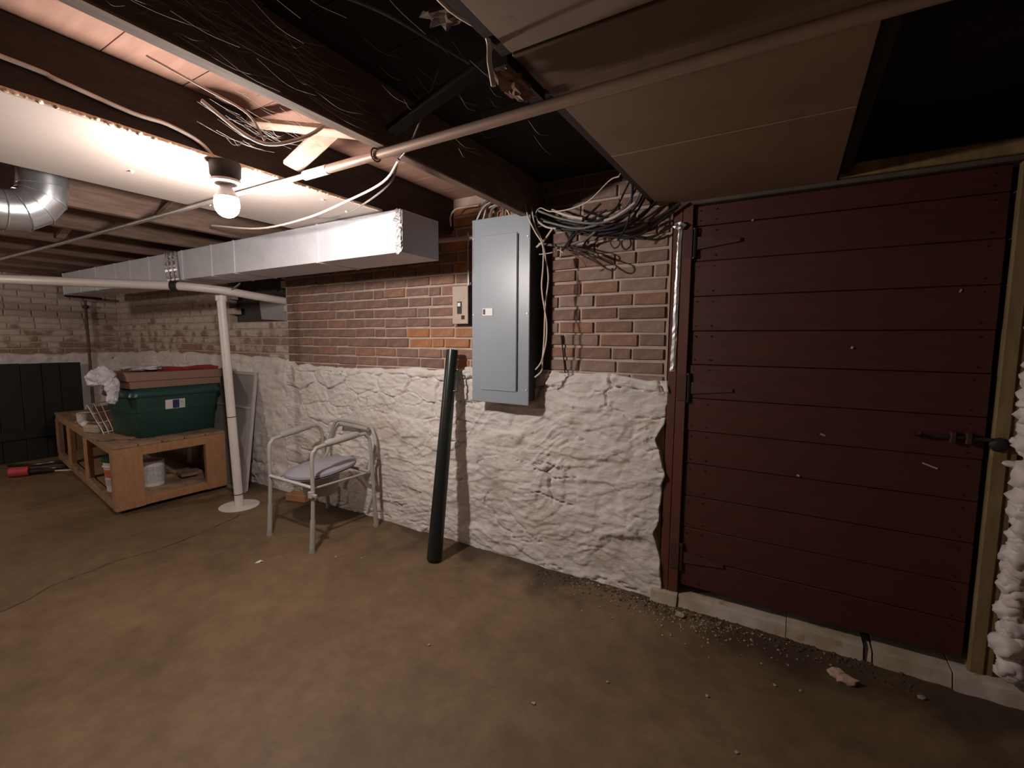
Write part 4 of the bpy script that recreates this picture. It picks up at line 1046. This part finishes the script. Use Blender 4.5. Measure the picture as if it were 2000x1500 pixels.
# swagged wires under the joists
cable([(-1.29, -1.10, 2.02), (-1.45, -1.03, 1.985), (-1.73, -.977, 1.965), (-2.1, -.93, 1.945), (-2.55, -.90, 1.955), (-3.0, -.92, 2.02)], .005, m_cabwhite, 'white_wire', 'white wire swagged below the white sheet right of the bulb')
cable([(-1.29, -1.105, 2.02), (-1.44, -1.00, 1.99), (-1.70, -.90, 1.972), (-2.0, -.80, 1.975), (-2.3, -.76, 2.015)], .004, m_cabgrey, 'grey_wire', 'grey wire swagged beside the white wire below the joist')
cable([(-1.29, -1.10, 2.02), (-1.20, -1.14, 2.04), (-1.08, -1.20, 2.10), (-1.0, -1.22, 2.2)], .003, m_cabgrey, 'grey_wire', 'thin grey wire rising into the dark joist bay')
cable([(-1.62, -1.62, 2.09), (-1.62, -1.50, 2.04), (-1.58, -1.44, 2.015), (-1.50, -1.40, 2.02), (-1.42, -1.36, 2.05), (-1.33, -1.33, 2.11)], .006, m_cabwhite, 'white_cable', 'white cable looped between the joists right of the lampholder')
cable([(-1.72, -1.72, 2.20), (-1.64, -1.60, 2.14), (-1.58, -1.50, 2.09), (-1.57, -1.45, 2.02)], .004, m_cabwhite, 'white_wire', 'pair of pale wires slanting down from the floorboards above the lamp')
cable([(-1.02, -1.95, 2.15), (-1.0, -1.72, 2.16), (-.95, -1.5, 2.19), (-.92, -1.3, 2.20), (-.88, -1.12, 2.2)], .0045, m_cabgrey, 'grey_cable', 'grey cable crossing the dark joist bay')
cable([(-.66, -1.85, 2.10), (-.66, -1.62, 2.05), (-.63, -1.50, 2.04), (-.625, -1.487, 1.98), (-.622, -1.475, 1.935)], .006, m_cabwhite, 'white_cable', 'white cable along the torn edge of the dark bay')

# ------------------------------------------------------------------ torn paper, fibre and cobwebs in the dark bay
tpv = [(-.64, -1.55, 2.12), (-.62, -1.43, 2.08), (-.625, -1.485, 2.0), (-.63, -1.50, 2.05)]
tpp = MB().add(tpv + [(x - .004, y, z + .006) for x, y, z in tpv], [(0, 1, 2, 3), (7, 6, 5, 4), (0, 4, 5, 1), (1, 5, 6, 2), (2, 6, 7, 3), (3, 7, 4, 0)]).build('torn_paper', m_paper)
tag(tpp, 'torn scrap of pale paper hanging at the edge of the dark bay', 'paper')
fb = MB().lump((-.628, -1.37, 1.985), .038, 3, .7, 2.8, 3, (.8, 1.9, .5)).build('fibre_clump', m_fibre)
tag(fb, 'reddish-brown fibre clump hanging above the thin pipe', 'insulation')
gm = MB().beam((-.64, -1.42, 2.06), (-.64, -1.22, 2.06), .04, .10).build('nailer_block', m_joistdark); tag(gm, 'dark wood block on the joist beside the fibre clump', 'wood block')
fb2 = MB().lump((-.72, -1.50, 2.12), .045, 3, .8, 2.5, 8, (1.5, .8, .45)).build('hanging_rag', m_rag); tag(fb2, 'dusty brown rag of insulation hanging in the dark bay', 'insulation')
def webs(name, n, box, seed, label, ln=.35, rad=.0006):
    r = random.Random(seed); w = MB()
    for i in range(n):
        a = Vector([r.uniform(*q) for q in box]); d = Vector((r.uniform(-.12, .12), r.uniform(.4, 1), r.uniform(-.12, .05))) * r.uniform(.3, 1) * ln
        mid = a + d * .5 - Vector((0, 0, r.uniform(.003, .02)))
        w.tube(smoothpath([a, mid, a + d], 4), rad, 3, cap=False)
    o = w.build(name, m_web, None, fix=False); o['kind'] = 'stuff'
    return tag(o, label, 'cobweb')
webs('cobweb', 75, ((-1.27, -1.18), (-2.1, -1.5), (2.04, 2.16)), 4, 'dusty pale cobweb strands on the joist at the top left', .28, .0005)
webs('cobweb', 60, ((-1.22, -.65), (-2.0, -.9), (2.05, 2.22)), 5, 'thin cobweb strands spanning the dark joist bay', .3, .0004)
webs('cobweb', 40, ((-1.80, -1.36), (-1.6, -1.35), (2.06, 2.14)), 6, 'fine cobwebs around the bridging near the lamp', .22, .0005)

# ------------------------------------------------------------------ rubble and crumbs on the floor
gv = MB(); r = random.Random(77)
for i in range(420):
    x = r.gauss(-.45, .28); y = -.06 - abs(r.gauss(0, .10)) - .02 * (x > -.4)
    gv.lump((x, y, .001), r.uniform(.002, .007), 1, .4, 2, i, (1, 1, .7))
go = gv.build('floor_grit', m_stone, None, fix=False); go['kind'] = 'stuff'; tag(go, 'pale and dark grit scattered along the wall foot by the door', 'grit')
gd = MB()
for i in range(300):
    x = r.uniform(-1.2, .5); y = -.05 - abs(r.gauss(0, .07))
    gd.lump((x, y, .001), r.uniform(.003, .010), 1, .4, 2, i + 500, (1, 1, .6))
go = gd.build('floor_grit', m_dirt, None, fix=False); go['kind'] = 'stuff'; tag(go, 'dark soil crumbs along the base of wall and sill', 'grit')
for i, (x, y, s, mt, lab) in enumerate(((.235, -.225, .028, m_plaster, 'pinkish plaster chunk on the floor before the door, nearer the wall'), (.262, -.245, .03, m_plaster, 'larger pinkish plaster chunk on the floor before the door'), (-.395, -.135, .022, m_stone, 'largest pale stone in the grit by the door hinge side'),
                                        (.50, -.20, .012, m_stone, 'small pale pebble on the floor before the door latch'), (-2.52, -.02 - .12, .02, m_stone, 'loose stone chip at the wall foot by the chair'))):
    o = MB().lump((x, y, s * .35), s, 2, .5, 1.8, i + 30, (1.2, .9, .6)).build('plaster_chunk', mt); tag(o, lab, 'rubble')
fk = MB()
fk.add([(-2.70, -.915, .004), (-2.685, -.90, .012), (-2.675, -.915, .003), (-2.69, -.935, .005), (-2.66, -.89, .004), (-2.672, -.905, .010)], [(0, 1, 2, 3), (1, 4, 5, 2)])
fo = fk.build('paint_flake', m_plate); fo.modifiers.new('t', 'SOLIDIFY').thickness = .002; tag(fo, 'curled white paint flake on the open floor left of centre', 'paint flake')
ob = MB().obox((-3.46, -.115, .032), (.20, .095, .062), (0, 0, .25)).build('loose_brick', m_orange, None, bevel=.006); tag(ob, 'loose orange brick on the floor against the wall behind the chair', 'brick')
for i, (x, y) in enumerate(((-1.30, -.95), (-.55, -.75), (-.20, -.62), (-.08, -.83), (.02, -.42), (-2.2, -.55), (-2.35, -.62), (-.75, -1.0))):
    o = MB().lump((x, y, .003), .007, 1, .4, 2, i, (1.2, 1, .6)).build('crumb', m_plaster); tag(o, 'tiny pale crumb on the bare concrete floor', 'crumb', 'crumbs scattered on the floor')
